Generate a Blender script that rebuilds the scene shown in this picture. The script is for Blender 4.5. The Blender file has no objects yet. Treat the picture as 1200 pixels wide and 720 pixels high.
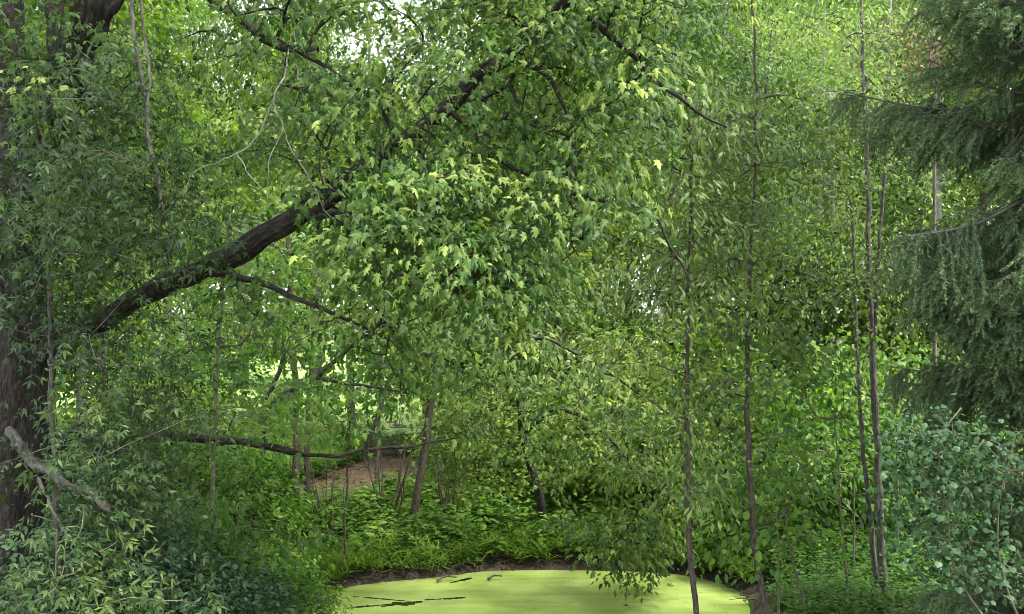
import bpy, math, random
import numpy as np
from mathutils import Matrix, Vector

S = bpy.context.scene
COL = S.collection
R = np.random.default_rng(7)
random.seed(7)

# ------------------------------------------------------------------ camera, sky, sun, exposure
FPX, CAMZ = 1287.0, 4.5                  # focal length in pixels of a 1200 px wide frame, eye height over the water
cam = bpy.data.objects.new('camera', bpy.data.cameras.new('camera'))
COL.objects.link(cam)
cam.location = (0, 0, CAMZ)
cam.rotation_euler = (math.pi / 2, 0, 0)
cam.data.sensor_width = 36
cam.data.lens = 36 * FPX / 1200
cam.data.clip_end = 1000
S.camera = cam

SUN_EL, SUN_AZ = math.radians(58), math.radians(118)      # azimuth clockwise from +Y: high, behind the right shoulder
w = bpy.data.worlds.new("World"); S.world = w; w.use_nodes = True
nt = w.node_tree; nt.nodes.clear()
sky = nt.nodes.new('ShaderNodeTexSky'); sky.sky_type = 'NISHITA'; sky.sun_disc = False
sky.sun_elevation = SUN_EL; sky.sun_rotation = SUN_AZ
sky.air_density = 1.0; sky.dust_density = 2.0
mixc = nt.nodes.new('ShaderNodeMix'); mixc.data_type = 'RGBA'
mixc.inputs['Factor'].default_value = 0.78
cl = nt.nodes.new('ShaderNodeTexNoise'); cl.inputs['Scale'].default_value = 2.2; cl.inputs['Detail'].default_value = 5
tc = nt.nodes.new('ShaderNodeTexCoord'); nt.links.new(tc.outputs['Generated'], cl.inputs['Vector'])
cr = nt.nodes.new('ShaderNodeValToRGB')
cr.color_ramp.elements[0].position = 0.3; cr.color_ramp.elements[0].color = (6.6, 6.9, 7.8, 1)
cr.color_ramp.elements[1].position = 0.7; cr.color_ramp.elements[1].color = (8.8, 8.9, 9.4, 1)
nt.links.new(cl.outputs['Fac'], cr.inputs['Fac'])
nt.links.new(sky.outputs['Color'], mixc.inputs['A']); nt.links.new(cr.outputs['Color'], mixc.inputs['B'])
bg = nt.nodes.new('ShaderNodeBackground'); bg.inputs['Strength'].default_value = 0.058
out = nt.nodes.new('ShaderNodeOutputWorld')
nt.links.new(mixc.outputs['Result'], bg.inputs['Color']); nt.links.new(bg.outputs['Background'], out.inputs['Surface'])

sl = bpy.data.lights.new('sun', 'SUN'); sl.energy = 1.5; sl.angle = math.radians(10); sl.color = (1, 0.96, 0.88)
so = bpy.data.objects.new('sun', sl); COL.objects.link(so)
sd = Vector((math.sin(SUN_AZ) * math.cos(SUN_EL), math.cos(SUN_AZ) * math.cos(SUN_EL), math.sin(SUN_EL)))
so.rotation_euler = sd.to_track_quat('Z', 'Y').to_euler()

S.view_settings.view_transform = 'Standard'; S.view_settings.look = 'None'
S.view_settings.exposure = 3.3; S.view_settings.gamma = 1.0
S.render.engine = 'CYCLES'
S.cycles.use_denoising = True; S.cycles.denoiser = 'OPENIMAGEDENOISE'; S.cycles.denoising_prefilter = 'ACCURATE'; S.cycles.denoising_input_passes = 'RGB_ALBEDO_NORMAL'
S.cycles.filter_width = 0.85
S.cycles.max_bounces = 8; S.cycles.diffuse_bounces = 2; S.cycles.glossy_bounces = 2
S.cycles.transmission_bounces = 3; S.cycles.transparent_max_bounces = 4

# ------------------------------------------------------------------ helpers
def P(px, py, d):
    """world point seen at photograph pixel (px, py) at distance d along the view axis"""
    return np.array([(px - 600) / FPX * d, d, CAMZ - (py - 360) / FPX * d])

def nrm(a):
    return a / np.maximum(np.linalg.norm(a, axis=-1, keepdims=True), 1e-9)

def link(o, parent=None, label=None, cat=None, group=None, kind=None):
    COL.objects.link(o)
    if parent is not None: o.parent = parent
    for k, v in (('label', label), ('category', cat), ('group', group), ('kind', kind)):
        if v: o[k] = v
    return o

def thing(name, loc, label, cat, group=None):
    o = bpy.data.objects.new(name, None)
    o.location = [float(v) for v in loc]
    o.empty_display_size = 0.2
    return link(o, None, label, cat, group)

def make_mesh(name, V, F, mats, fattr=None, pvec=None, smooth=False, mat_idx=None):
    """V (n,3), F list of int arrays (m,k); fattr = per-face float array 'tint'; pvec = per-point vector 'bk'"""
    me = bpy.data.meshes.new(name)
    F = [f for f in F if len(f)]
    V = np.asarray(V, dtype=np.float32)
    me.vertices.add(len(V)); me.vertices.foreach_set('co', V.ravel())
    idx = np.concatenate([f.ravel() for f in F]).astype(np.int32)
    tot = np.concatenate([np.full(len(f), f.shape[1]) for f in F]).astype(np.int32)
    st = np.concatenate([[0], np.cumsum(tot)[:-1]]).astype(np.int32)
    me.loops.add(len(idx)); me.loops.foreach_set('vertex_index', idx)
    me.polygons.add(len(tot)); me.polygons.foreach_set('loop_start', st)
    for m in (mats if isinstance(mats, (list, tuple)) else [mats]): me.materials.append(m)
    if mat_idx is not None: me.polygons.foreach_set('material_index', mat_idx.astype(np.int32))
    me.update(calc_edges=True)
    me.shade_smooth() if smooth else me.shade_flat()
    if fattr is not None:
        a = me.attributes.new('tint', 'FLOAT', 'FACE'); a.data.foreach_set('value', np.asarray(fattr, np.float32))
    if pvec is not None:
        a = me.attributes.new('bk', 'FLOAT_VECTOR', 'POINT'); a.data.foreach_set('vector', np.asarray(pvec, np.float32).ravel())
    return me

def obj(name, me, parent=None, **k):
    return link(bpy.data.objects.new(name, me), parent, **k)

# ------------------------------------------------------------------ materials
def newmat(name):
    m = bpy.data.materials.new(name); m.use_nodes = True
    n = m.node_tree; n.nodes.clear()
    o = n.nodes.new('ShaderNodeOutputMaterial'); b = n.nodes.new('ShaderNodeBsdfPrincipled')
    n.links.new(b.outputs[0], o.inputs['Surface'])
    return m, n, o, b

def ramp(n, cols, pos=None):
    r = n.nodes.new('ShaderNodeValToRGB'); e = r.color_ramp.elements
    while len(e) < len(cols): e.new(0.5)
    for i, c in enumerate(cols):
        e[i].position = pos[i] if pos else i / (len(cols) - 1)
        e[i].color = (*c, 1)
    return r

def leaf_mat(name, cols, trans=0.35, rough=0.5, var=0.3, spec=0.2):
    m, n, o, b = newmat(name)
    at = n.nodes.new('ShaderNodeAttribute'); at.attribute_name = 'tint'
    oi = n.nodes.new('ShaderNodeObjectInfo')
    ma = n.nodes.new('ShaderNodeMath'); ma.operation = 'MULTIPLY_ADD'
    n.links.new(oi.outputs['Random'], ma.inputs[0]); ma.inputs[1].default_value = var
    ad = n.nodes.new('ShaderNodeMath'); ad.operation = 'SUBTRACT'
    n.links.new(at.outputs['Fac'], ma.inputs[2]); n.links.new(ma.outputs[0], ad.inputs[0]); ad.inputs[1].default_value = var / 2
    r = ramp(n, cols); n.links.new(ad.outputs[0], r.inputs['Fac'])
    n.links.new(r.outputs['Color'], b.inputs['Base Color'])
    b.inputs['Roughness'].default_value = rough; b.inputs['Specular IOR Level'].default_value = spec
    tr = n.nodes.new('ShaderNodeBsdfTranslucent')
    mm = n.nodes.new('ShaderNodeMix'); mm.data_type = 'RGBA'; mm.blend_type = 'MULTIPLY'; mm.inputs['Factor'].default_value = 1
    n.links.new(r.outputs['Color'], mm.inputs['A']); mm.inputs['B'].default_value = (1.45, 1.66, 0.66, 1)
    n.links.new(mm.outputs['Result'], tr.inputs['Color'])
    mx = n.nodes.new('ShaderNodeMixShader'); mx.inputs[0].default_value = trans
    n.links.new(b.outputs[0], mx.inputs[1]); n.links.new(tr.outputs[0], mx.inputs[2])
    n.links.new(mx.outputs[0], o.inputs['Surface'])
    return m

def bark_mat(name, cols, scale=26, stretch=0.3, bump=0.6, dist=0.02):
    m, n, o, b = newmat(name)
    at = n.nodes.new('ShaderNodeAttribute'); at.attribute_name = 'bk'
    mp = n.nodes.new('ShaderNodeMapping'); mp.inputs['Scale'].default_value = (1, 1, stretch)
    n.links.new(at.outputs['Vector'], mp.inputs['Vector'])
    no = n.nodes.new('ShaderNodeTexNoise'); no.inputs['Scale'].default_value = scale; no.inputs['Detail'].default_value = 6
    no.inputs['Roughness'].default_value = 0.65
    n.links.new(mp.outputs[0], no.inputs['Vector'])
    r = ramp(n, cols, [0.32, 0.5, 0.7]); n.links.new(no.outputs['Fac'], r.inputs['Fac'])
    n.links.new(r.outputs['Color'], b.inputs['Base Color'])
    b.inputs['Roughness'].default_value = 0.9; b.inputs['Specular IOR Level'].default_value = 0.2
    bm = n.nodes.new('ShaderNodeBump'); bm.inputs['Strength'].default_value = bump; bm.inputs['Distance'].default_value = dist
    n.links.new(no.outputs['Fac'], bm.inputs['Height']); n.links.new(bm.outputs[0], b.inputs['Normal'])
    return m

def ground_mat(name, cols, scale, pos, rough=0.95, bump=0.5, bd=0.05):
    m, n, o, b = newmat(name)
    tcn = n.nodes.new('ShaderNodeTexCoord')
    n1 = n.nodes.new('ShaderNodeTexNoise'); n1.inputs['Scale'].default_value = scale; n1.inputs['Detail'].default_value = 8
    n1.inputs['Roughness'].default_value = 0.7
    n.links.new(tcn.outputs['Object'], n1.inputs['Vector'])
    r = ramp(n, cols, pos); n.links.new(n1.outputs['Fac'], r.inputs['Fac'])
    n.links.new(r.outputs['Color'], b.inputs['Base Color'])
    b.inputs['Roughness'].default_value = rough
    b.inputs['Specular IOR Level'].default_value = 0.25
    bm = n.nodes.new('ShaderNodeBump'); bm.inputs['Strength'].default_value = bump; bm.inputs['Distance'].default_value = bd
    n.links.new(n1.outputs['Fac'], bm.inputs['Height']); n.links.new(bm.outputs[0], b.inputs['Normal'])
    return m

M = {}
M['maple'] = leaf_mat('silver_maple_leaf', [(0.018, 0.045, 0.010), (0.046, 0.095, 0.018), (0.096, 0.155, 0.030), (0.241, 0.291, 0.062)], .38, .5)
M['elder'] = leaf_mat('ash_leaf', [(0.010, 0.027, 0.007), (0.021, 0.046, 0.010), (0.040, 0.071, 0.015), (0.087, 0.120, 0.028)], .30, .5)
M['sapling'] = leaf_mat('young_maple_leaf', [(0.028, 0.072, 0.010), (0.051, 0.118, 0.017), (0.092, 0.173, 0.025), (0.174, 0.252, 0.045)], .45, .5)
M['broad'] = leaf_mat('broad_leaf', [(0.024, 0.054, 0.009), (0.052, 0.101, 0.015), (0.096, 0.155, 0.025), (0.180, 0.242, 0.045)], .42, .55, .45)
M['airy'] = leaf_mat('aspen_leaf', [(0.036, 0.078, 0.018), (0.082, 0.144, 0.036), (0.146, 0.209, 0.066), (0.261, 0.310, 0.129)], .46, .55, .4)
M['olive'] = leaf_mat('olive_leaf', [(0.024, 0.050, 0.011), (0.056, 0.095, 0.022), (0.102, 0.150, 0.042), (0.194, 0.242, 0.086)], .42, .55)
M['willow'] = leaf_mat('willow_leaf', [(0.037, 0.076, 0.029), (0.070, 0.126, 0.047), (0.114, 0.182, 0.074), (0.185, 0.262, 0.123)], .34, .5)
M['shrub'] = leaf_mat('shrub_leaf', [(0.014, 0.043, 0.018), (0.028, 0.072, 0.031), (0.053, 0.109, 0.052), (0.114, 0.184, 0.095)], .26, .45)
M['weed'] = leaf_mat('weed_leaf', [(0.023, 0.064, 0.011), (0.048, 0.113, 0.020), (0.089, 0.170, 0.032), (0.174, 0.262, 0.062)], .42, .55)
M['grape'] = leaf_mat('grape_leaf', [(0.014, 0.037, 0.013), (0.027, 0.065, 0.023), (0.051, 0.099, 0.040), (0.097, 0.149, 0.075)], .24, .55, spec=.15)
M['needle'] = leaf_mat('spruce_needle', [(0.034, 0.065, 0.024), (0.072, 0.126, 0.049), (0.132, 0.211, 0.087), (0.215, 0.295, 0.137)], .12, .55)
M['rust'] = leaf_mat('dead_leaf', [(.06, .034, .02), (.11, .062, .038), (.17, .105, .065), (.24, .16, .10)], .3, .6)
M['litter'] = leaf_mat('leaf_litter', [(.02, .014, .009), (.045, .032, .021), (.085, .062, .042), (.14, .11, .07)], .1, .7)
M['grass'] = leaf_mat('grass_blade', [(.045, .10, .012), (.085, .165, .02), (.14, .225, .032), (.22, .28, .06)], .42, .55)
M['bark'] = bark_mat('dark_furrowed_bark', [(.008, .0065, .005), (.028, .023, .018), (.075, .066, .055)], 34, .30, 1.0, .05)
M['bark_grey'] = bark_mat('grey_bark', [(.03, .027, .022), (.075, .069, .057), (.15, .14, .118)], 26, .4, .6, .015)
M['bark_brown'] = bark_mat('brown_bark', [(.028, .022, .016), (.062, .050, .039), (.118, .102, .082)], 30, .4, .7, .015)
M['bark_pale'] = bark_mat('pale_bark', [(.07, .065, .055), (.20, .19, .165), (.36, .35, .32)], 5, .9, .3, .006)
M['bark_olive'] = bark_mat('olive_bark', [(.05, .05, .028), (.105, .10, .06), (.18, .17, .11)], 26, .4, .5, .01)
M['dead'] = bark_mat('dead_wood', [(.05, .045, .036), (.11, .10, .082), (.20, .19, .16)], 20, .4, .3, .006)
M['dead_pale'] = bark_mat('lichen_bark', [(.085, .08, .066), (.19, .182, .152), (.32, .31, .27)], 20, .4, .3, .006)
M['soil'] = ground_mat('forest_floor', [(.018, .014, .009), (.045, .034, .02), (.05, .062, .018), (.085, .11, .03)], 3.0, [.3, .45, .55, .75])
M['lawn'] = ground_mat('lawn', [(.12, .20, .045), (.19, .28, .075), (.27, .35, .12)], 1.2, [.3, .5, .75], bump=.3)
M['path'] = ground_mat('dirt_path', [(.030, .021, .011), (.070, .049, .026), (.12, .088, .05)], 7, [.3, .52, .75])
M['mud'] = ground_mat('mud', [(.014, .010, .007), (.038, .028, .020), (.085, .064, .046)], 9, [.3, .5, .75], .7, .8, .06)

def water_mat():
    m, n, o, b = newmat('pond_water')
    b.inputs['Base Color'].default_value = (.012, .016, .008, 1); b.inputs['Roughness'].default_value = .08
    return m
def weed_sheet_mat():
    m, n, o, b = newmat('duckweed')
    tcn = n.nodes.new('ShaderNodeTexCoord')
    a = n.nodes.new('ShaderNodeTexNoise'); a.inputs['Scale'].default_value = .8; a.inputs['Detail'].default_value = 10; a.inputs['Roughness'].default_value = .7
    c = n.nodes.new('ShaderNodeTexNoise'); c.inputs['Scale'].default_value = 38; c.inputs['Detail'].default_value = 3
    n.links.new(tcn.outputs['Object'], a.inputs['Vector']); n.links.new(tcn.outputs['Object'], c.inputs['Vector'])
    r1 = ramp(n, [(.165, .225, .042), (.21, .275, .066), (.245, .31, .092)], [.3, .5, .7]); n.links.new(a.outputs['Fac'], r1.inputs['Fac'])
    r2 = ramp(n, [(.85, .87, .8), (1, 1, 1), (1.08, 1.05, 1.08)], [.28, .48, .72]); n.links.new(c.outputs['Fac'], r2.inputs['Fac'])
    mm = n.nodes.new('ShaderNodeMix'); mm.data_type = 'RGBA'; mm.blend_type = 'MULTIPLY'; mm.inputs['Factor'].default_value = 1
    n.links.new(r1.outputs['Color'], mm.inputs['A']); n.links.new(r2.outputs['Color'], mm.inputs['B'])
    mp = n.nodes.new('ShaderNodeMapping'); mp.inputs['Scale'].default_value = (.45, 2.6, 1); mp.inputs['Rotation'].default_value = (0, 0, .22)
    e = n.nodes.new('ShaderNodeTexNoise'); e.inputs['Scale'].default_value = 1.5; e.inputs['Detail'].default_value = 8; e.inputs['Distortion'].default_value = .8
    n.links.new(tcn.outputs['Object'], mp.inputs['Vector']); n.links.new(mp.outputs[0], e.inputs['Vector'])
    r3 = ramp(n, [(.8, .84, .72), (1, 1, 1), (1.12, 1.09, 1.3)], [.33, .5, .7]); n.links.new(e.outputs['Fac'], r3.inputs['Fac'])
    m3 = n.nodes.new('ShaderNodeMix'); m3.data_type = 'RGBA'; m3.blend_type = 'MULTIPLY'; m3.inputs['Factor'].default_value = 1
    n.links.new(mm.outputs['Result'], m3.inputs['A']); n.links.new(r3.outputs['Color'], m3.inputs['B'])
    n.links.new(m3.outputs['Result'], b.inputs['Base Color'])
    b.inputs['Roughness'].default_value = .38; b.inputs['Specular IOR Level'].default_value = .5
    bm = n.nodes.new('ShaderNodeBump'); bm.inputs['Strength'].default_value = .1; bm.inputs['Distance'].default_value = .004
    n.links.new(c.outputs['Fac'], bm.inputs['Height']); n.links.new(bm.outputs[0], b.inputs['Normal'])
    return m
M['water'] = water_mat(); M['duckweed'] = weed_sheet_mat()

# ------------------------------------------------------------------ terrain, pond, path
POND = np.array([(-3.05, 17.05), (-2.75, 17.65), (-2.0, 18.05), (-1.2, 18.3), (-.58, 18.75), (.58, 18.85), (1.8, 18.75), (2.9, 18.55),
                 (3.45, 17.9), (3.7, 17.2), (3.62, 16.3), (3.25, 15.2), (2.3, 14.3), (.9, 13.9), (-.6, 13.9), (-2.0, 14.3), (-2.9, 15.2), (-3.2, 16.2)])
def closed_smooth(pts, it=2):
    for _ in range(it):
        nx = np.roll(pts, -1, 0)
        pts = np.stack([pts * .75 + nx * .25, pts * .25 + nx * .75], 1).reshape(-1, 2)
    return pts
PONDS = closed_smooth(POND)
def pond_sd(x, y):
    """signed distance to the pond edge, negative inside"""
    p = np.stack([x, y], -1)[..., None, :]
    a = PONDS; b = np.roll(PONDS, -1, 0); ab = b - a
    t = np.clip(((p - a) * ab).sum(-1) / (ab ** 2).sum(-1), 0, 1)
    d = np.linalg.norm(p - (a + t[..., None] * ab), axis=-1).min(-1)
    cond = ((a[:, 1] > p[..., 1]) != (b[:, 1] > p[..., 1])) & (p[..., 0] < (b[:, 0] - a[:, 0]) * (p[..., 1] - a[:, 1]) / (b[:, 1] - a[:, 1] + 1e-12) + a[:, 0])
    ins = (cond.sum(-1) % 2) == 1
    return np.where(ins, -d, d)
def vnoise(x, y, s=1.0, seed=0):
    k = seed * 1.7
    return (np.sin(x * 1.3 * s + 1.1 + k) * np.cos(y * 1.7 * s + .4 - k) + .6 * np.sin(x * 2.9 * s - y * 2.3 * s + 2 + k) + .4 * np.cos(x * 5.1 * s + y * 4.3 * s + k)) / 2
def ground_z(x, y):
    x = np.asarray(x, float); y = np.asarray(y, float)
    d = pond_sd(x, y)
    z = np.where(d < 0, np.maximum(-.7, d * .8), .26 * (1 - np.exp(-np.maximum(d, 0) / .28)))
    dd = np.maximum(d - .3, 0)
    far = np.clip((y - 16) / 4, 0, 1)
    z = z + far * .78 * (1 - np.exp(-dd / 9)) + (1 - far) * np.minimum(.11 * dd, 2.6)
    z = z + np.where(d > .25, np.minimum(d - .25, 1) * .07 * vnoise(x, y, .8), 0)
    return z
def gz(x, y):
    return float(ground_z(np.array([x]), np.array([y]))[0])

def grid(xs, ys):
    X, Y = np.meshgrid(xs, ys)
    nx, ny = len(xs), len(ys)
    i = np.arange(nx * ny).reshape(ny, nx)
    F = np.stack([i[:-1, :-1], i[:-1, 1:], i[1:, 1:], i[1:, :-1]], -1).reshape(-1, 4)
    return X.ravel(), Y.ravel(), F
xs = np.unique(np.concatenate([np.linspace(-400, -30, 20), np.linspace(-30, -8, 34), np.linspace(-8, 9, 110), np.linspace(9, 30, 34), np.linspace(30, 400, 20)]))
ys = np.unique(np.concatenate([np.linspace(-60, 8, 24), np.linspace(8, 24, 110), np.linspace(24, 60, 50), np.linspace(60, 600, 24)]))
X, Y, F = grid(xs, ys)
V = np.stack([X, Y, ground_z(X, Y)], -1)
obj('ground', make_mesh('ground', V, [F], M['soil'], smooth=True), kind='structure')

# open lawn beyond the trees: its own sheet a few millimetres above the ground
X, Y, F = grid(np.linspace(-70, 20, 120), np.linspace(28, 110, 90))
edge = Y > 30.5 + 1.2 * vnoise(X, Y, .5) + np.clip((X + 2) * .9, 0, 40)
keep = edge[F].all(1)
obj('lawn', make_mesh('lawn', np.stack([X, Y, ground_z(X, Y) + .05], -1), [F[keep]], M['lawn'], smooth=True), kind='structure')

def strip(name, cl_, wd, mat, lift, n=90, m=7, seed=1):
    cl_ = np.array(cl_, float)
    t = np.linspace(0, len(cl_) - 1, n)
    C = np.stack([np.interp(t, np.arange(len(cl_)), cl_[:, k]) for k in range(2)], -1)
    for _ in range(6): C[1:-1] = (C[:-2] + C[1:-1] * 2 + C[2:]) / 4
    T = nrm(np.gradient(C, axis=0)); N = np.stack([-T[:, 1], T[:, 0]], -1)
    W = wd * (1 + .22 * np.sin(t * 5 + seed) + .15 * np.sin(t * 13))
    u = np.linspace(-.5, .5, m)
    PT = C[:, None] + N[:, None] * (u[None, :, None] * W[:, None, None])
    x, y = PT[..., 0].ravel(), PT[..., 1].ravel()
    i = np.arange(n * m).reshape(n, m)
    F = np.stack([i[:-1, :-1], i[:-1, 1:], i[1:, 1:], i[1:, :-1]], -1).reshape(-1, 4)
    lf = (lift * (1 - np.abs(u) * 1.6))[None, :].repeat(n, 0).ravel()
    return obj(name, make_mesh(name, np.stack([x, y, ground_z(x, y) + lf], -1), [F], mat, smooth=True), kind='structure')
PATHC = [(-8.5, 19.6), (-6.2, 20.4), (-4.6, 21.5), (-3.7, 23.0), (-3.1, 24.6), (-2.4, 27), (-2.8, 31), (-4.2, 35)]
strip('path', PATHC, 2.9, M['path'], .05)

# pond: dark water and the duckweed sheet floating on it, torn open in a few slits
X, Y, F = grid(np.linspace(-3.8, 4.2, 60), np.linspace(13.4, 19.4, 50))
k = (pond_sd(X, Y) < .35)[F].all(1)
obj('pond_water', make_mesh('pond_water', np.stack([X, Y, X * 0], -1), [F[k]], M['water'], smooth=True), kind='structure')
X, Y, F = grid(np.linspace(-3.5, 4.0, 300), np.linspace(13.7, 19.1, 270))
sdv = pond_sd(X, Y)
slit = np.zeros_like(X, bool)
for (ax, ay), (bx, by), wd in (((P(375, 716, 1)[0] * 16.27, 16.27), (P(455, 709, 1)[0] * 16.6, 16.6), .035), ((P(450, 711, 1)[0] * 16.5, 16.5), (P(490, 706, 1)[0] * 16.74, 16.74), .13),
                              ((-1.32, 16.86), (-.75, 16.98), .05), ((-2.45, 17.05), (-1.4, 16.72), .016), ((-1.0, 17.9), (-.7, 18.2), .05)):
    ab = np.array([bx - ax, by - ay]); t = np.clip(((X - ax) * ab[0] + (Y - ay) * ab[1]) / (ab @ ab), 0, 1)
    dist = np.hypot(X - ax - t * ab[0], Y - ay - t * ab[1])
    slit |= dist < wd * (.35 + .45 * t + .7 * vnoise(X * 5, Y * 5, 1.3)) * np.sin(np.pi * np.clip(t, .08, .92)) ** .4
slit |= (sdv > -.45) & (vnoise(X * 2.3, Y * 5.5, 1.4, 2) + .5 * vnoise(X * 7, Y * 15, 1.3, 5) >1.3 - .25 * np.clip(sdv + .3, 0, 1))
k = ((sdv < .0 + .07 * vnoise(X * 3, Y * 3) + .04 * vnoise(X * 9, Y * 9)) & ~slit)[F].all(1)
jit = R.normal(0, .006, (2, len(X)))
obj('duckweed', make_mesh('duckweed', np.stack([X + jit[0], Y + jit[1], X * 0 + .005], -1), [F[k]], M['duckweed']), kind='structure')

# wet mud lip round the water
rim = closed_smooth(POND, 3); n = len(rim)
T = nrm(np.roll(rim, -1, 0) - np.roll(rim, 1, 0)); RN = N = np.stack([T[:, 1], -T[:, 0]], -1)
if pond_sd(*(rim[:1] + N[:1] * .3).T)[0] < 0: RN = N = -N
u = np.linspace(-.14, .26, 9)
PT = rim[:, None] + N[:, None] * (u[None, :, None] * (1 + .35 * np.sin(np.arange(n) * .31))[:, None, None])
x, y = PT[..., 0], PT[..., 1]
z = ground_z(x, y) + .035 + .04 * np.abs(vnoise(x * 6, y * 6)) * (u > -.1)[None] - .16 * (u > .24)[None]
i = np.arange(n * 9).reshape(n, 9); i2 = np.roll(i, -1, 0)
F = np.stack([i[:, :-1], i[:, 1:], i2[:, 1:], i2[:, :-1]], -1).reshape(-1, 4)
obj('mud_bank', make_mesh('mud_bank', np.stack([x, y, z], -1).reshape(-1, 3), [F], M['mud'], smooth=True), kind='structure')

# ------------------------------------------------------------------ wood: tubes
class Wood:
    def __init__(s): s.V, s.F, s.B, s.n = [], [], [], 0
    def tube(s, pts, rad, sides=5, rough=0.0):
        pts = np.asarray(pts, float); rad = np.asarray(rad, float); n = len(pts)
        T = nrm(np.gradient(pts, axis=0))
        ref = np.array([1, 0, 0.]) if abs(T[0][0]) < .8 else np.array([0, 1, 0.])
        A = nrm(np.cross(T, ref)); B = np.cross(T, A)
        th = np.arange(sides) / sides * 2 * np.pi
        L = np.concatenate([[0], np.cumsum(np.linalg.norm(np.diff(pts, axis=0), axis=1))])
        rr = np.repeat(rad[:, None], sides, 1)
        if rough:
            ph = R.uniform(0, 6, 4)
            rr = rr * (1 + rough * (np.abs(np.sin(th[None] * 3.5 + .6 * np.sin(L[:, None] * 2.1 + ph[0]) + ph[1])) - .5) + rough * .7 * np.sin(th[None] * 2 + L[:, None] * 1.4 + ph[2]) + rough * .5 * np.sin(L[:, None] * 5 + th[None] * 7 + ph[3]))
        c, si = np.cos(th)[None, :, None], np.sin(th)[None, :, None]
        ring = pts[:, None] + (A[:, None] * c + B[:, None] * si) * rr[..., None]
        s.V.append(ring.reshape(-1, 3))
        kr = np.maximum(rad, .03)[:, None]
        off = R.uniform(0, 50)
        s.B.append(np.stack([np.cos(th)[None] * kr, np.sin(th)[None] * kr, np.repeat(L[:, None] + off, sides, 1)], -1).reshape(-1, 3))
        i = np.arange(n * sides).reshape(n, sides) + s.n; j = np.roll(i, -1, 1)
        s.F.append(np.stack([i[:-1], j[:-1], j[1:], i[1:]], -1).reshape(-1, 4))
        s.n += n * sides
    def mesh(s, name, mat, origin=(0, 0, 0)):
        return make_mesh(name, np.concatenate(s.V) - np.asarray(origin), [np.concatenate(s.F)], mat, pvec=np.concatenate(s.B), smooth=True)

def curve(pts, step=.15):
    """smooth a polyline (Catmull-Rom) and resample"""
    p = np.asarray(pts, float)
    q = np.vstack([2 * p[0] - p[1], p, 2 * p[-1] - p[-2]]); o = []
    for i in range(1, len(q) - 2):
        a, b, c, d = q[i - 1:i + 3]
        m = max(2, int(np.linalg.norm(c - b) / step))
        for t in np.arange(m) / m:
            o.append(.5 * (2 * b + (c - a) * t + (2 * a - 5 * b + 4 * c - d) * t * t + (3 * b - a - 3 * c + d) * t ** 3))
    o.append(p[-1])
    return np.array(o)
def taper(n, r0, r1, pw=1.0):
    return r0 + (r1 - r0) * np.linspace(0, 1, n) ** pw

# ------------------------------------------------------------------ leaves
def fan(outline, centre, fold=.25, droop=.18):
    o = np.array(outline, float); v = np.vstack([[centre], o])
    z = -fold * np.abs(v[:, 0]) - droop * v[:, 1] ** 2
    n = len(o)
    return np.column_stack([v, z]), np.array([(0, 1 + i, 1 + (i + 1) % n) for i in range(n)])
_r = [(.33, .02), (.15, .26), (.44, .62), (.105, .46), (.13, .70)]
MAPLE = fan([(0, 0)] + _r + [(0, 1)] + [(-a, b) for a, b in _r[::-1]], (0, .32), .45, .3)
_r = [(.26, .2), (.33, .45), (.2, .75)]
OVAL = fan([(0, 0)] + _r + [(0, 1)] + [(-a, b) for a, b in _r[::-1]], (0, .45), .3, .2)
_r = [(.34, -.06), (.5, .28), (.42, .62), (.2, .82)]
ROUND = fan([(0, .06)] + _r + [(0, 1)] + [(-a, b) for a, b in _r[::-1]], (0, .4), .15, .18)
DIAMOND = (np.array([(0, 0, 0), (.27, .42, -.09), (0, 1, -.16), (-.27, .42, -.09)]), np.array([(0, 1, 2), (0, 2, 3)]))
_r = [(.36, .04), (.23, .25), (.46, .54), (.19, .52), (.19, .72)]
MAPLE2 = fan([(0, 0)] + _r + [(0, 1)] + [(-a, b) for a, b in _r[::-1]], (0, .35), .3, .4)
LANCE = (np.array([(0, 0, 0), (.17, .4, -.06), (0, 1, -.2), (-.17, .4, -.06)]), np.array([(0, 1, 2), (0, 2, 3)]))
NARROW = (np.array([(0, 0, 0), (.11, .4, -.03), (0, 1, -.22), (-.11, .4, -.03)]), np.array([(0, 1, 2), (0, 2, 3)]))
TRI5 = fan([(0, 0), (.42, .18), (.30, .62), (0, 1), (-.30, .62), (-.42, .18)], (0, .45), .25, .2)

GRASS = (np.array([(-.02, 0, 0), (.02, 0, 0), (.016, .5, -.03), (0, 1, -.25), (-.016, .5, -.03)]), np.array([(0, 1, 2), (0, 2, 4), (4, 2, 3)]))

class Leaves:
    """leaf positions, tip directions, normals, sizes, tints"""
    def __init__(s): s.a = []
    def add(s, P_, T, N, Sz, tint):
        s.a.append((P_.reshape(-1, 3), T.reshape(-1, 3), N.reshape(-1, 3), Sz.ravel(), tint.ravel()))
    def arrays(s):
        return [np.concatenate([q[i] for q in s.a]) for i in range(5)]
def frame(T, N):
    T = nrm(T); N = nrm(N - (N * T).sum(-1, keepdims=True) * T)
    return np.cross(T, N), T, N
def leaf_mesh(name, arr, tmpl, mat, origin=(0, 0, 0)):
    P_, T, N, Sz, tint = arr
    tv, tf = tmpl
    B, T, N = frame(T, N)
    fl = R.uniform(.3, 2.2, (len(P_), 1, 1)); wx = R.uniform(.6, 1.12, (len(P_), 1, 1))
    V = P_[:, None] + Sz[:, None, None] * (wx * tv[None, :, 0:1] * B[:, None] + tv[None, :, 1:2] * T[:, None] + fl * tv[None, :, 2:3] * N[:, None])
    F = tf[None] + (np.arange(len(P_)) * len(tv))[:, None, None]
    return make_mesh(name, V.reshape(-1, 3) - np.asarray(origin), [F.reshape(-1, 3)], mat, fattr=np.repeat(tint, len(tf)))

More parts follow.
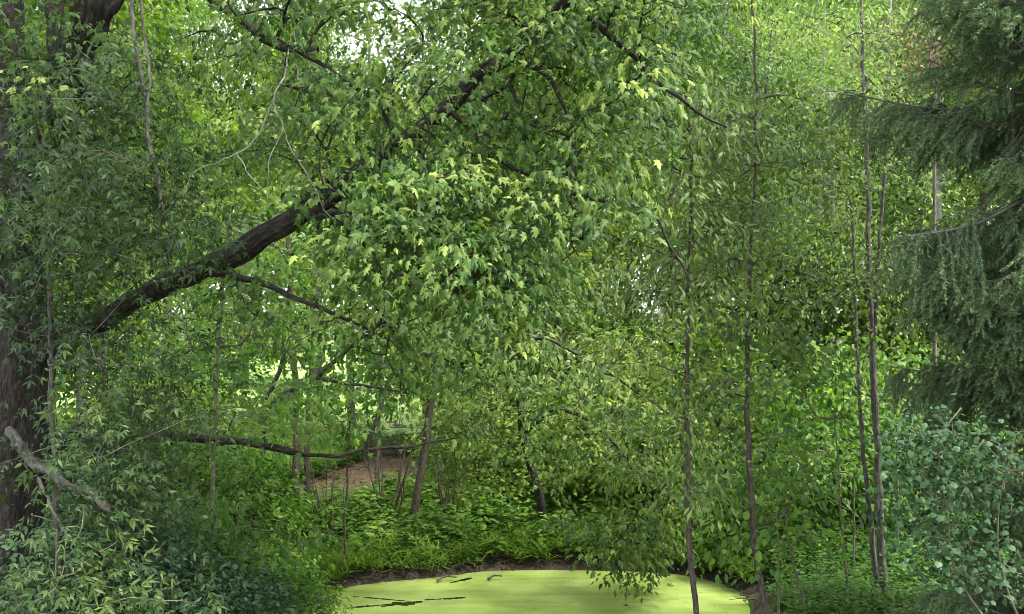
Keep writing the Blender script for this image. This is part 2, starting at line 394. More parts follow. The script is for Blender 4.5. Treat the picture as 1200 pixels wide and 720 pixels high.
def sprays(A, D, n, L, W, size, droop=.5, flat=.8, tint=.42, tv=.16, tc_=.16, side=1.0, H=.08, front=1.0, nsd=.45):
    """n leaves about each anchor A with twig direction D"""
    m = len(A); D = nrm(D)
    up = np.array([0, 0, 1.])
    sd_ = nrm(np.cross(D, up) + 1e-4)
    t = R.uniform(-.75, .55, (m, n, 1)); s = R.uniform(-1, 1, (m, n, 1))
    pos = A[:, None] + D[:, None] * t * L + sd_[:, None] * s * W + R.normal(0, 1, (m, n, 3)) * H
    pos[..., 2] -= (s[..., 0] ** 2) * W * .25 + np.maximum(t[..., 0], 0) * L * .2
    T = D[:, None] * R.uniform(.2, 1.1, (m, n, 1)) + sd_[:, None] * np.sign(s) * R.uniform(.1, 1.1, (m, n, 1)) * side + R.normal(0, .25, (m, n, 3))
    T[..., 1] -= .3 * front
    T[..., 2] -= droop * R.uniform(.0, 1.5, (m, n))
    N = up * flat + R.normal(0, nsd, (m, n, 3)) + D[:, None] * np.array([.5, .5, 0]) + np.array([0, -.5 * front, 0])
    tt = tint + R.normal(0, tc_, (m, 1)) + R.normal(0, tv, (m, n))
    bright = R.random((m, n)) < .025
    tt = np.where(bright, tt + .2, tt)
    sz = size * R.uniform(.45, 1.3, (m, n))
    return pos, T, N, sz, np.clip(tt, 0, 1)

def compound(arr, k=2, ls=.42, spread=.75):
    """turn every leaf into a feather of 2k+1 leaflets"""
    P_, T, N, Sz, tint = arr
    B, T, N = frame(T, N); o = Leaves()
    for i in range(k):
        t = .35 + .5 * i / max(1, k - 1) if k > 1 else .5
        for s in (-1, 1):
            o.add(P_ + T * (Sz * t)[:, None], T * .55 + B * s * spread - N * .15, N + B * s * .1, Sz * ls * R.uniform(.8, 1.15, len(Sz)), np.clip(tint + R.normal(0, .05, len(Sz)), 0, 1))
    o.add(P_ + T * (Sz * .85)[:, None], T - N * .25, N, Sz * ls * 1.1, tint)
    return o.arrays()

# ------------------------------------------------------------------ growing branches to anchors
def grow(nodes, anchors, r0=.0035, step=.22, jitter=.035, sag=.10, up_pen=.5, path_w=.22, pw=.5, plen0=None):
    """nodes (k,3) given skeleton points; returns list of (points, radii) tubes and end directions at the anchors"""
    base = len(nodes)
    cap = base + int(len(anchors) * 40)
    NP = np.zeros((cap, 3)); NP[:base] = nodes
    PL = np.zeros(cap); PL[:base] = 0 if plen0 is None else plen0
    par = np.full(cap, -1); cnt = np.zeros(cap, int); n = base
    d0 = np.min(np.linalg.norm(anchors[:, None] - nodes[None], axis=-1), 1)
    order = np.argsort(d0)
    paths, ends = [], np.zeros_like(anchors)
    for ai in order:
        a = anchors[ai]
        dv = a - NP[:n]; dist = np.linalg.norm(dv, axis=1)
        cost = dist + up_pen * np.maximum(0, -dv[:, 2]) + path_w * PL[:n]
        j = int(np.argmin(cost)); s = NP[j]; d = dist[j]
        m = min(38, max(2, int(d / step)))
        t = np.linspace(0, 1, m + 1)[1:, None]
        if par[j] >= 0: tan = nrm(s - NP[par[j]]) * .5 + nrm(a - s) * .6
        else: tan = nrm(a - s) + np.array([0, 0, .35])
        c = s + tan * d * .45
        pts = (1 - t) ** 2 * s + 2 * t * (1 - t) * c + t ** 2 * a
        pts[:, 2] -= sag * d * (t[:, 0] * (1 - t[:, 0])) * -1.0
        pts[:-1] += R.normal(0, jitter, (m - 1, 3)) * min(1, d)
        ids = np.arange(n, n + m)
        NP[n:n + m] = pts; par[ids[0]] = j; par[ids[1:]] = ids[:-1]
        PL[n:n + m] = PL[j] + np.cumsum(np.full(m, d / m))
        n += m
        q = ids[-1]
        while q >= 0:
            cnt[q] += 1; q = par[q]
        paths.append((j, ids)); ends[ai] = pts[-1] - (pts[-3] if m > 2 else s)
    rad = r0 * np.maximum(cnt, 1) ** pw
    tubes = []
    for j, ids in paths:
        rr = np.concatenate([[rad[ids[0]]], rad[ids]]); rr[-1] *= .5
        tubes.append((np.vstack([NP[j], NP[ids]]), rr))
    return tubes, nrm(ends)

LIMBCLEAR = [(165, 350, 34, .9), (222, 322, 32, .85), (110, 15, 45, .85), (315, 130, 34, .8), (300, 165, 30, .8), (335, 170, 30, .8), (262, 190, 24, .8), (355, 205, 26, .7), (318, 215, 24, .7), (338, 90, 24, .7), (350, 255, 30), (385, 232, 32), (415, 205, 26), (500, 145, 26), (535, 118, 28), (540, 112, 24, .8), (575, 80, 26, .85), (600, 62, 24, .85), (625, 40, 26, .85), (650, 14, 26, .85), (290, 290, 18), (455, 180, 14)]
def region(poly, dmin, dmax, n, holes=(), clump=1):
    """n anchor points inside a volume whose outline from the viewpoint is poly"""
    poly = np.array(poly, float); lo, hi = poly.min(0), poly.max(0); o = []
    a, b = poly, np.roll(poly, -1, 0)
    while len(o) < n / clump:
        p = R.uniform(lo, hi)
        c = ((a[:, 1] > p[1]) != (b[:, 1] > p[1])) & (p[0] < (b[:, 0] - a[:, 0]) * (p[1] - a[:, 1]) / (b[:, 1] - a[:, 1] + 1e-12) + a[:, 0])
        if c.sum() % 2 == 0: continue
        dd_ = R.uniform(dmin, dmax)
        if dd_ < 10.6 and any(math.hypot(p[0] - q[0], p[1] - q[1]) < q[2] and R.random() < (q[3] if len(q) > 3 else .38) for q in LIMBCLEAR): continue
        if any(math.hypot(p[0] - hx, (p[1] - hy)) < hr and R.random() < pr for hx, hy, hr, pr in holes): continue
        o.append(P(p[0], p[1], dd_))
    o = np.array(o)
    if clump > 1:      # flat plates of foliage with air between them
        o = (o[:, None] + R.normal(0, 1, (len(o), clump, 3)) * np.array([.30, .30, .085]) * (dmin / 10) ** .5).reshape(-1, 3)
    return o

def leaf_parts(root, arr, tmpl, mat, npart, foliage='foliage'):
    """the npart leaves that show largest become parts of their own; the others one part"""
    P_, T, N, Sz, tint = arr
    u = 600 + FPX * P_[:, 0] / P_[:, 1]; v = 360 - FPX * (P_[:, 2] - CAMZ) / P_[:, 1]
    Bv, Tv, Nv = frame(T, N)
    vd = nrm(P_ - np.array([0, 0, CAMZ]))
    sc_ = Sz / P_[:, 1] * (.35 + np.abs((Nv * vd).sum(1)))
    sc_ = np.where((u > 5) & (u < 1195) & (v > 5) & (v < 715), sc_, 0)
    sc_ *= (1 - .03 * (P_[:, 1] - P_[:, 1].min()))
    # thin out in view so that the chosen leaves are spread over the crown rather than one heap
    order = np.argsort(-sc_); cells, pick = {}, []
    for i in order:
        if sc_[i] <= 0 or len(pick) >= npart: break
        c = (int(u[i] // 26), int(v[i] // 20))
        if cells.get(c, 0) < 3: cells[c] = cells.get(c, 0) + 1; pick.append(i)
    pick = np.array(pick, int); mask = np.ones(len(P_), bool); mask[pick] = False
    o = np.array(root.location)
    if mask.any():
        alt = (R.random(len(P_)) < .45) if tmpl is MAPLE else np.zeros(len(P_), bool)
        for mk, tm in ((mask & ~alt, tmpl), (mask & alt, MAPLE2)):
            if mk.any(): obj(foliage, leaf_mesh(foliage, [q[mk] for q in (P_, T, N, Sz, tint)], tm, mat, o), root, kind='stuff')
    shared = []
    for q in range(6):
        tv, tf = tmpl; vv = tv.copy(); vv[:, 2] *= .6 + .18 * q
        shared.append(make_mesh('leaf', vv, [tf], mat, fattr=np.full(len(tf), .3 + .08 * q)))
    for c, i in enumerate(pick):
        l = bpy.data.objects.new('leaf', shared[min(5, max(0, int((tint[i] - .26) / .08)))])
        m = np.eye(4); m[:3, 0] = Bv[i] * Sz[i]; m[:3, 1] = Tv[i] * Sz[i]; m[:3, 2] = Nv[i] * Sz[i]; m[:3, 3] = P_[i] - o
        link(l, root); l.matrix_local = Matrix(m.tolist())

def wood_part(name, tubes, mat, root, sides=5, rough=0):
    w_ = Wood()
    for p, r in tubes:
        sd = sides if np.max(r) > .012 else 3
        w_.tube(p, r, sd, rough if np.max(r) > .04 else 0)
    return obj(name, w_.mesh(name, mat, np.array(root.location)), root, kind='stuff')

def trunk_to_ground(pts):
    p = [np.asarray(q, float) for q in pts]
    b = p[0].copy(); b[2] = gz(b[0], b[1]) - .15
    return b

# ------------------------------------------------------------------ the big old maple on the left
tb = P(2, 700, 11.0); tb[2] = gz(tb[0], tb[1]) - .1
mt = thing('maple_tree', (tb[0], tb[1], tb[2] + .1), 'big old maple at the left edge, its thick limb rising across the view', 'tree')
tr = curve([tb, P(8, 640, 11), P(18, 500, 11), P(24, 400, 11), P(14, 280, 11.1), P(18, 150, 11.2), P(8, 0, 11.3), P(0, -200, 11.5)], .07)
w_ = Wood(); rr = np.interp(np.linspace(0, 1, len(tr)), [0, .12, .3, .5, .62, 1], [.46, .36, .31, .25, .17, .12]); w_.tube(tr, rr, 40, .13)
obj('trunk', w_.mesh('trunk', M['bark'], mt.location), mt)
boughs = []
limb = curve([P(22, 430, 11), P(80, 398, 10.9), P(150, 356, 10.8), P(222, 322, 10.6), P(292, 288, 10.5), P(352, 252, 10.4), P(405, 214, 10.3), P(455, 176, 10.2), P(512, 136, 10.1), P(558, 92, 10), P(608, 58, 9.9), P(662, 4, 9.8), P(730, -80, 9.7)], .06)
boughs.append((limb, np.interp(np.linspace(0, 1, len(limb)), [0, .12, .3, .45, .6, .8, 1], [.14, .11, .098, .096, .08, .068, .045]), 'limb'))
b2 = curve([P(16, 300, 11.1), P(52, 160, 11), P(80, 78, 10.8), P(112, 8, 10.6), P(150, -80, 10.5)], .06)
boughs.append((b2, taper(len(b2), .17, .18), 'limb'))
b3 = curve([P(75, 90, 10.9), P(68, 30, 11), P(72, -60, 11.2)], .06); boughs.append((b3, taper(len(b3), .12, .1), 'limb'))
b4 = curve([P(225, -30, 11.4), P(258, 6, 11.2), P(292, 30, 11), P(325, 52, 10.9), P(372, 60, 10.8)], .06); boughs.append((b4, taper(len(b4), .075, .03), 'branch'))
b5 = curve([P(20, 540, 11), P(80, 522, 11.2), P(180, 512, 11.5), P(232, 513, 11.8), P(285, 519, 12.2), P(345, 530, 12.6), P(400, 534, 13), P(436, 527, 13.3), P(490, 521, 13.6), P(540, 514, 14)], .06)
boughs.append((b5, np.interp(np.linspace(0, 1, len(b5)), [0, .35, .55, .6, 1], [.06, .050, .046, .026, .010]), 'branch'))
b6 = curve([P(428, 529, 13.2), P(438, 500, 13.2), P(448, 470, 13.3), P(452, 448, 13.4)], .06); boughs.append((b6, taper(len(b6), .034, .014), 'branch'))
b7 = curve([P(240, 318, 10.6), P(272, 324, 10.4), P(310, 334, 10.2), P(350, 350, 10.1), P(400, 372, 10), P(440, 392, 10)], .06); boughs.append((b7, taper(len(b7), .045, .010), 'branch'))
b8 = curve([P(600, 66, 9.9), P(632, 84, 9.7), P(655, 115, 9.6), P(672, 150, 9.5), P(676, 205, 9.4)], .06); boughs.append((b8, taper(len(b8), .032, .008), 'branch'))
b9 = curve([P(690, 20, 9.7), P(730, 55, 9.7), P(775, 98, 9.7), P(812, 128, 9.7), P(850, 150, 9.8)], .06); boughs.append((b9, taper(len(b9), .034, .010), 'branch'))
b10 = curve([P(640, 212, 10), P(690, 232, 10), P(738, 240, 10), P(765, 255, 10), P(790, 296, 10.1), P(812, 330, 10.1)], .06); boughs.append((b10, taper(len(b10), .022, .008), 'branch'))
b11 = curve([P(372, 240, 10.4), P(388, 200, 10.2), P(382, 170, 10.2)], .06); boughs.append((b11, taper(len(b11), .03, .01), 'branch'))
b12 = curve([P(520, 125, 10.1), P(560, 160, 9.8), P(600, 195, 9.6), P(645, 214, 9.8)], .06); boughs.append((b12, taper(len(b12), .028, .018), 'branch'))
b13 = curve([P(350, 255, 10.4), P(405, 250, 9.6), P(470, 255, 9.2), P(520, 275, 9.0), P(548, 300, 8.9)], .06); boughs.append((b13, taper(len(b13), .035, .009), 'branch'))
for pts, r, nm in boughs:
    tw_ = np.arange(len(pts)); ph_ = R.uniform(0, 6, 6); am = np.minimum(1, tw_ / 8) * (.022 if r[0] > .08 else .012)
    pts += np.stack([am * (np.sin(tw_ * .31 + ph_[q]) + .7 * np.sin(tw_ * .77 + ph_[q + 3])) for q in range(3)], -1)
    r *= 1 + .05 * np.sin(tw_ * .5 + ph_[0]) + .04 * np.sin(tw_ * 1.13 + ph_[1])
    w_ = Wood(); w_.tube(pts, r, 26 if r[0] > .07 else 9, .12 if r[0] > .05 else .05)
    obj(nm, w_.mesh(nm, M['bark'], mt.location), mt)
holes = [(272, 16, 30, .97), (530, 82, 26, .8), (462, 40, 26, .5), (592, 78, 16, .7)]
A = np.vstack([
    region([(235, -60), (770, -60), (770, 110), (735, 220), (675, 310), (600, 375), (520, 370), (430, 310), (330, 240), (290, 120)], 8.7, 11.8, 600, holes, 5),
    region([(380, 190), (560, 180), (640, 250), (630, 370), (540, 395), (450, 330)], 8.5, 9.4, 110, (), 4),
    region([(0, -40), (240, -60), (300, 130), (250, 260), (130, 330), (0, 300)], 10.2, 12.6, 170, holes, 4),
    region([(0, 0), (150, 0), (140, 110), (60, 230), (0, 260)], 9.8, 10.5, 44, (), 4),
    region([(250, 330), (480, 320), (560, 420), (480, 470), (330, 420)], 9.8, 11, 28),
    region([(480, -80), (850, -80), (820, 50), (560, 40)], 9, 12.5, 100, holes, 4)])
nodes = np.vstack([b[0][::3] for b in boughs if b[2] == 'limb' or True] + [tr[len(tr) // 2::6]])
tubes, ends = grow(nodes, A, .0042, jitter=.03)
wood_part('branches', tubes, M['bark'], mt)
D = ends * .6 + R.normal(0, .35, ends.shape); D[:, 2] -= .35
L = Leaves(); L.add(*sprays(A, D, 31, .48, .32, .084, droop=.45, flat=1.0, tint=.42, front=.9, nsd=.42, tc_=.22, H=.05))
leaf_parts(mt, L.arrays(), MAPLE, M['maple'], 300)
# the maple's crown goes on above the picture, over the bank and the near end of the pond
A2 = np.stack([R.uniform(-10.5, 2.0, 420), R.uniform(7.5, 15.5, 420), R.uniform(8.8, 14.5, 420)], -1)
A2 = A2[(A2[:, 2] > CAMZ + .36 * A2[:, 1]) & (np.hypot((A2[:, 0] + 3.8) / 7, (A2[:, 1] - 11.3) / 4.6) < 1)]
up_ = [curve([tr[-1], (-5.6, 11.3, 11.5), (-5.2, 11, 13.5)], .2), curve([b2[-1], (-3.2, 10.6, 10.5), (-2.2, 10.8, 12.5)], .2), curve([limb[-1], (1.6, 9.8, 9.4), (2.2, 10.2, 10.5)], .2)]
for c, r in zip(up_, (.11, .16, .045)):
    w_ = Wood(); w_.tube(c, taper(len(c), r, .03), 10, .05); obj('limb', w_.mesh('limb', M['bark'], mt.location), mt)
tubes, ends = grow(np.vstack(up_), A2, .006, step=.5)
wood_part('branches', tubes, M['bark'], mt, 4)
L = Leaves(); L.add(*sprays(A2, ends + R.normal(0, .3, ends.shape), 34, .6, .5, .15, droop=.4, flat=1.0, tint=.4))
obj('foliage', leaf_mesh('foliage', L.arrays(), TRI5, M['maple'], np.array(mt.location)), mt, kind='stuff')
# dead, lichen-grey branch hanging from the limb
w_ = Wood()
dd = [([P(338, 62, 9.75), P(334, 85, 9.65), P(322, 112, 9.55), P(312, 140, 9.55), P(297, 165, 9.55), P(275, 182, 9.55), P(240, 195, 9.65)], .014),
      ([P(320, 118, 9.55), P(331, 150, 9.45), P(342, 178, 9.45), P(360, 205, 9.45), P(372, 225, 9.45)], .011), ([P(332, 155, 9.45), P(318, 178, 9.35), P(314, 205, 9.35), P(313, 236, 9.35)], .007),
      ([P(277, 180, 9.55), P(292, 205, 9.45), P(312, 225, 9.45), P(330, 240, 9.45)], .008), ([P(334, 85, 9.65), P(327, 78, 9.55), P(312, 76, 9.55), P(303, 84, 9.55)], .006), ([P(372, 225, 9.45), P(376, 240, 9.45), P(388, 254, 9.45), P(408, 256, 9.45)], .005),
      ([P(312, 140, 9.55), P(300, 150, 9.50), P(285, 140, 9.45), P(278, 118, 9.45)], .004), ([P(240, 195, 9.65), P(222, 205, 9.65), P(218, 225, 9.55)], .004), ([P(350, 95, 9.65), P(344, 40, 9.85), P(336, 66, 9.75)], .013)]
for p, r in dd:
    c = curve(p, .05); c[1:-1] += R.normal(0, .006, c[1:-1].shape); w_.tube(c, taper(len(c), r * .75, r * .3), 6)
o_ = obj('dead_branch', w_.mesh('dead_branch', M['dead_pale'], mt.location), mt); o_['label'] = 'pale lichen grey dead branch forking under the limb'

# ------------------------------------------------------------------ generic hero tree from a picture outline
def hero(name, label, cat, trunks, poly, dmin, dmax, n, leaf, tmpl, nl, size, bark, r0=.0032, parts=0, group=None, L_=.4, W_=.25, droop=.5, flat=.8, tint=.42, comp=0, holes=(), extra=None, up=.35, H=.08, sag=.1, tc=.16, clump=4, veil=None):
    """trunks: list of (pixel polyline with distances from the base up, radius at base, radius at top)"""
    base = None; tubes0 = []
    for px, ra, rb in trunks:
        pts = [P(*q) for q in px]
        if base is None or len(px[0]) == 3 and px[0][1] > 560:
            g = pts[0].copy(); g[2] = gz(g[0], g[1]) - .08
            if g[2] < pts[0][2] - .05: pts = [g] + pts
            else: pts[0] = g
            if base is None: base = np.array([g[0], g[1], g[2] + .08])
        c = curve(pts, .12); c[1:-1] += np.stack([np.convolve(R.normal(0, .012, len(c)), np.ones(3) / 3, 'same') for _ in range(3)], -1)[1:-1]
        tubes0.append((c, taper(len(c), ra, rb, .8)))
    root = thing(name, base, label, cat, group)
    for c, r in tubes0:
        w_ = Wood(); w_.tube(c, r, 12 if r[0] > .05 else 8, .08); obj('trunk', w_.mesh('trunk', bark, base), root)
    A = region(poly, dmin, dmax, n, holes, clump)
    if veil is not None: A = np.vstack([A, region(veil, dmin, trunks[0][0][0][2], 26, (), 2)])
    if extra is not None: A = np.vstack([A, extra])
    nodes = np.vstack([c[max(1, int(len(c) * .25))::2] for c, r in tubes0])
    tb_, ends = grow(nodes, A, r0, sag=sag)
    wood_part('branches', tb_, bark, root, 4)
    D = ends * .7 + R.normal(0, .35, ends.shape); D[:, 2] -= up
    L = Leaves(); L.add(*sprays(A, D, nl, L_, W_, size, droop, flat, tint, tc_=tc, H=H))
    arr = L.arrays()
    if comp: arr = compound(arr, comp)
    if parts: leaf_parts(root, arr, tmpl, leaf, parts)
    else: obj('foliage', leaf_mesh('foliage', arr, tmpl, leaf, base), root)
    return root

hero('ash_tree', 'young ash with dark feathered leaves before the big maple trunk', 'tree',
     [([(70, 690, 10.2), (62, 500, 10.1), (58, 330, 10), (50, 120, 10)], .035, .012)],
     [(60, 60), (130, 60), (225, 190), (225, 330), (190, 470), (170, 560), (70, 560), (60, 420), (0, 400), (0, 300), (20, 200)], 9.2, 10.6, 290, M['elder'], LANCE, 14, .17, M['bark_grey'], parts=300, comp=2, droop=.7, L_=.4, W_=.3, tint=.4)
hero('maple_sapling', 'slender young maple with flat layers of fresh green lobed leaves below the thick limb', 'tree',
     [([(247, 640, 13), (250, 560, 13), (254, 460, 13), (262, 330, 13), (268, 250, 13)], .038, .012)],
     [(140, 380), (230, 300), (340, 300), (450, 390), (440, 450), (330, 520), (170, 510)], 12, 14.4, 165, M['sapling'], MAPLE, 12, .12, M['bark_olive'], parts=300, droop=.25, flat=1.3, L_=.5, W_=.4, H=.04, tint=.5, up=.1)
hero('crooked_tree', 'crooked dark stemmed small tree with bare zigzag boughs on the left bank', 'tree',
     [([(300, 600, 17), (308, 520, 17), (312, 473, 17), (330, 427, 17), (334, 380, 17), (345, 300, 17)], .06, .025), ([(312, 480, 17), (335, 462, 16.9), (370, 443, 16.8), (402, 415, 16.6), (440, 385, 16.5), (500, 380, 16.4)], .05, .02), ([(370, 443, 16.8), (402, 449, 16.6), (440, 454, 16.5), (480, 462, 16.5)], .035, .012), ([(334, 385, 17), (360, 372, 17), (388, 376, 17), (425, 350, 17)], .03, .01)],
     [(260, 250), (420, 230), (560, 340), (560, 460), (480, 470), (430, 360), (330, 330)], 15.5, 18, 120, M['broad'], TRI5, 16, .11, M['bark'], tint=.4, droop=.25, flat=1.2, H=.05)
hero('twin_stem_tree', 'pair of straight brown stems growing from one foot beside the dirt path', 'tree',
     [([(347, 632, 19.6), (347, 560, 19.6), (347, 470, 19.6), (342, 380, 19.6), (336, 260, 19.6)], .075, .04), ([(357, 632, 19.7), (360, 560, 19.7), (363, 470, 19.7), (368, 380, 19.8), (380, 250, 19.8)], .06, .035)],
     [(230, 60), (470, 60), (500, 250), (440, 420), (260, 420), (210, 250)], 18, 21.5, 170, M['broad'], TRI5, 18, .13, M['bark_brown'], tint=.45, L_=.55, W_=.4)
hero('leaning_tree', 'brown stemmed tree leaning right from the weeds on the far shore of the pond', 'tree',
     [([(484, 642, 19.4), (485, 600, 19.4), (496, 540, 19.4), (505, 470, 19.4), (518, 400, 19.4), (540, 280, 19.4)], .085, .04)],
     [(430, 200), (640, 200), (700, 340), (640, 470), (520, 480), (450, 420)], 18.3, 21, 150, M['olive'], TRI5, 18, .12, M['bark_brown'], tint=.42, L_=.55, W_=.4)
hero('slim_tree', 'thin pale barked tree right of the dirt path with a bare lower stem', 'tree',
     [([(440, 600, 22.5), (443, 520, 22.5), (447, 440, 22.5), (455, 300, 22.5)], .05, .03)],
     [(390, 120), (560, 120), (560, 400), (420, 430)], 21.5, 24, 110, M['broad'], TRI5, 16, .14, M['bark_grey'], tint=.5, L_=.6, W_=.45)
# tree on the far shore that hangs over the duckweed
hero('overhanging_maple', 'low maple drooping from the far shore with leafy tips over the duckweed', 'tree',
     [([(640, 630, 19.8), (632, 580, 19.4), (615, 520, 19), (605, 440, 18.6), (590, 380, 18)], .10, .03), ([(615, 505, 18.6), (660, 480, 17.8), (720, 520, 17), (760, 590, 16.6)], .05, .012), ([(600, 400, 18.2), (640, 398, 17.5), (690, 422, 17), (750, 462, 16.7), (810, 505, 16.5)], .035, .010)],
     [(500, 460), (620, 420), (760, 450), (830, 520), (825, 600), (780, 640), (710, 610), (640, 560), (540, 540)], 15.8, 18.6, 210, M['maple'], MAPLE, 23, .100, M['bark'], parts=200, droop=.4, tint=.44, tc=.2, flat=1.0,
     extra=region([(650, 600), (800, 600), (770, 668), (745, 690), (700, 660)], 15.9, 17.4, 60))
# slender trees in front of the pond's right end
hero('slender_tree', 'slender brown trunk rising straight out of the frame in front of the duckweed', 'tree',
     [([(820, 760, 12.6), (814, 700, 12.6), (808, 620, 12.6), (806, 480, 12.6), (806, 340, 12.6), (810, 200, 12.6), (800, 60, 12.6), (796, -160, 12.6)], .037, .008)],
     [(650, 100), (760, 60), (880, 120), (880, 330), (850, 420), (830, 580), (785, 580), (770, 460), (700, 430), (640, 280)], 11.6, 14, 200, M['olive'], LANCE, 24, .115, M['bark_brown'], veil=[(785, 180), (830, 180), (826, 360), (790, 360)], droop=.6, flat=.8, L_=.4, W_=.25, tint=.45, up=.6)
hero('slender_tree', 'slightly bowed brown trunk at the right end of the pond, right of the straight one', 'tree',
     [([(902, 760, 13), (896, 715, 13), (886, 650, 13), (879, 560, 13), (876, 440, 13), (879, 300, 13), (886, 140, 13), (880, -60, 13)], .044, .009)],
     [(800, 150), (930, 100), (985, 220), (980, 400), (910, 470), (915, 610), (850, 610), (845, 470), (820, 420)], 12, 14.6, 190, M['olive'], OVAL, 18, .085, M['bark_brown'], veil=[(855, 130), (905, 130), (900, 330), (855, 330)], droop=.6, L_=.5, W_=.35, tint=.42)
hero('aspen_tree', 'clump of pale grey aspen stems between the bowed trunk and the spruce', 'tree',
     [([(1036, 760, 14.5), (1034, 700, 14.5), (1030, 600, 14.5), (1026, 480, 14.5), (1020, 360, 14.5), (1016, 200, 14.5), (1010, 40, 14.5), (1006, -200, 14.5)], .055, .012), ([(1030, 740, 14.6), (1020, 620, 14.6), (1010, 500, 14.6), (1003, 380, 14.7), (998, 240, 14.7)], .04, .018), ([(1040, 740, 14.4), (1030, 560, 14.5), (1024, 430, 14.5), (1030, 300, 14.5), (1040, 150, 14.5)], .045, .02)],
     [(930, 0), (1090, 0), (1080, 300), (1050, 420), (960, 380), (930, 200)], 13.6, 16, 220, M['airy'], DIAMOND, 26, .075, M['bark_grey'], droop=.6, L_=.5, W_=.35, tint=.45, H=.12)
for i, (px, lab) in enumerate((([(950, 760, 13.5), (940, 700, 13.5), (925, 640, 13.5), (918, 590, 13.5)], 'bare leaning sapling just right of the bowed trunk'),
                               ([(914, 760, 13.2), (912, 690, 13.2), (910, 600, 13.2)], 'upright thin sapling close beside the bowed trunk'),
                               ([(998, 740, 14), (990, 660, 14), (984, 560, 14), (978, 480, 14)], 'thin green stemmed sapling left of the pale aspen clump'),
                               ([(1052, 640, 17), (1052, 560, 17), (1050, 480, 17)], 'grey sapling right of the pale aspen clump'),
                               ([(1000, 700, 15.5), (1001, 640, 15.5), (1001, 560, 15.5)], 'short thin sapling in the bright weeds below the aspens'))):
    x0, y0 = px[-1][0], px[-1][1]
    hero('sapling', lab, 'sapling', [(px, .026, .008)], [(x0 - 55, y0 - 70), (x0 + 45, y0 - 70), (x0 + 60, y0 + 50), (x0 - 60, y0 + 60)], px[0][2] - .5, px[0][2] + .5, 36, M['sapling'], OVAL, 12, .11, M['bark_olive'], droop=.4, flat=1.1, tint=.5, group='saplings at the right end of the pond')
hero('ash_sapling', 'low ash sprouts with feathered leaves in the bottom left corner', 'sapling', [([(60, 760, 9.2), (62, 700, 9.2), (66, 620, 9.2)], .014, .005)],
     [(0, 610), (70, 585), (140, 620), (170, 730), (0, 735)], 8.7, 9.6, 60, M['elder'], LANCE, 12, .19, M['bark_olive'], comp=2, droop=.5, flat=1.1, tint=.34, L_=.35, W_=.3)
hero('maple_sapling', 'low young maple with yellow green lobed leaves at the left end of the pond', 'sapling', [([(262, 740, 11.6), (258, 660, 11.6), (252, 590, 11.6)], .018, .006)],
     [(190, 570), (320, 575), (345, 640), (300, 715), (200, 700)], 11.0, 12.2, 70, M['sapling'], MAPLE, 14, .10, M['bark_olive'], droop=.35, flat=1.2, tint=.4, L_=.35, W_=.3, H=.05, up=.15)
hero('young_maple', 'small maple with broad dark green leaves in flat layers before the bright lawn', 'tree', [([(405, 605, 17.8), (408, 540, 17.8), (412, 470, 17.8), (414, 420, 17.8)], .025, .008)],
     [(300, 415), (400, 395), (500, 420), (500, 500), (420, 520), (310, 490)], 16.8, 18.6, 70, M['sapling'], MAPLE2, 15, .14, M['bark_brown'], droop=.25, flat=1.3, tint=.38, L_=.5, W_=.42, H=.04, up=.05)
hero('young_maple', 'small leafy maple behind the low bough, left of the twin stems', 'tree', [([(215, 600, 18.5), (214, 520, 18.5), (212, 430, 18.5)], .028, .008)],
     [(150, 400), (300, 400), (310, 480), (270, 530), (160, 520)], 17.5, 19.5, 70, M['sapling'], MAPLE2, 15, .14, M['bark_brown'], droop=.25, flat=1.3, tint=.36, L_=.5, W_=.42, H=.04, up=.05)
hero('ash_shrub', 'leafy ash shrub leaning in below the old dead branch at the left', 'shrub', [([(150, 720, 10.6), (150, 640, 10.6), (145, 570, 10.6)], .016, .006)],
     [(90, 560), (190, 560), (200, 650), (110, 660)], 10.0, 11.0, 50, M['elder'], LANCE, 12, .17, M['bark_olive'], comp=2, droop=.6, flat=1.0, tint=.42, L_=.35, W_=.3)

# ------------------------------------------------------------------ background trees: a few kinds, copied
def proto_tree(h, cr, cbase, clumps, per, leaf, tmpl, nl, size, bark, tr0, droop=.5, tint=.42, L_=.6, W_=.5, tc=.2, tt_=.95):
    pts = np.array([[0, 0, -.2], [.05, 0, h * .3], [R.normal(0, .2), R.normal(0, .2), h * .65], [R.normal(0, .3), R.normal(0, .3), h * tt_]])
    c = curve(pts, .3); r = taper(len(c), tr0, .02, .8)
    w_ = Wood(); w_.tube(c, r, 9, .08); tm = w_.mesh('trunk', bark)
    cs = []
    while len(cs) < clumps:
        q = R.uniform(-1, 1, 3); d = np.linalg.norm(q)
        if d > 1 or d < .35: continue
        zz = q[2] * .5 + .5
        prof = (1 - .55 * zz ** 1.6)
        cs.append([q[0] * cr * prof * 1.15, q[1] * cr * prof * 1.15, cbase + zz * (h - cbase)])
    cs = np.array(cs)
    A = (cs[:, None] + R.normal(0, 1, (clumps, per, 3)) * np.array([.42, .42, .24]) * (cr / 3)).reshape(-1, 3)
    A[:, 2] = np.maximum(A[:, 2], .5)
    tb_, ends = grow(c[2:], A, .004, step=.4, path_w=.3)
    w_ = Wood()
    for p, rr in tb_: w_.tube(p, rr, 4 if rr[0] > .02 else 3)
    bm_ = w_.mesh('branches', bark)
    D = nrm(A * np.array([1, 1, .3])) * .5 + ends * .5 + R.normal(0, .3, A.shape); D[:, 2] -= .3
    ct = np.repeat(R.normal(0, tc, clumps), per)
    L = Leaves(); p_, T, N, sz, tt = sprays(A, D, nl, L_, W_, size, droop, .7, tint, .14, .1, H=.15)
    L.add(p_, T, N, sz, np.clip(tt + ct[:, None], 0, 1))
    return tm, bm_, leaf_mesh('crown', L.arrays(), tmpl, leaf)
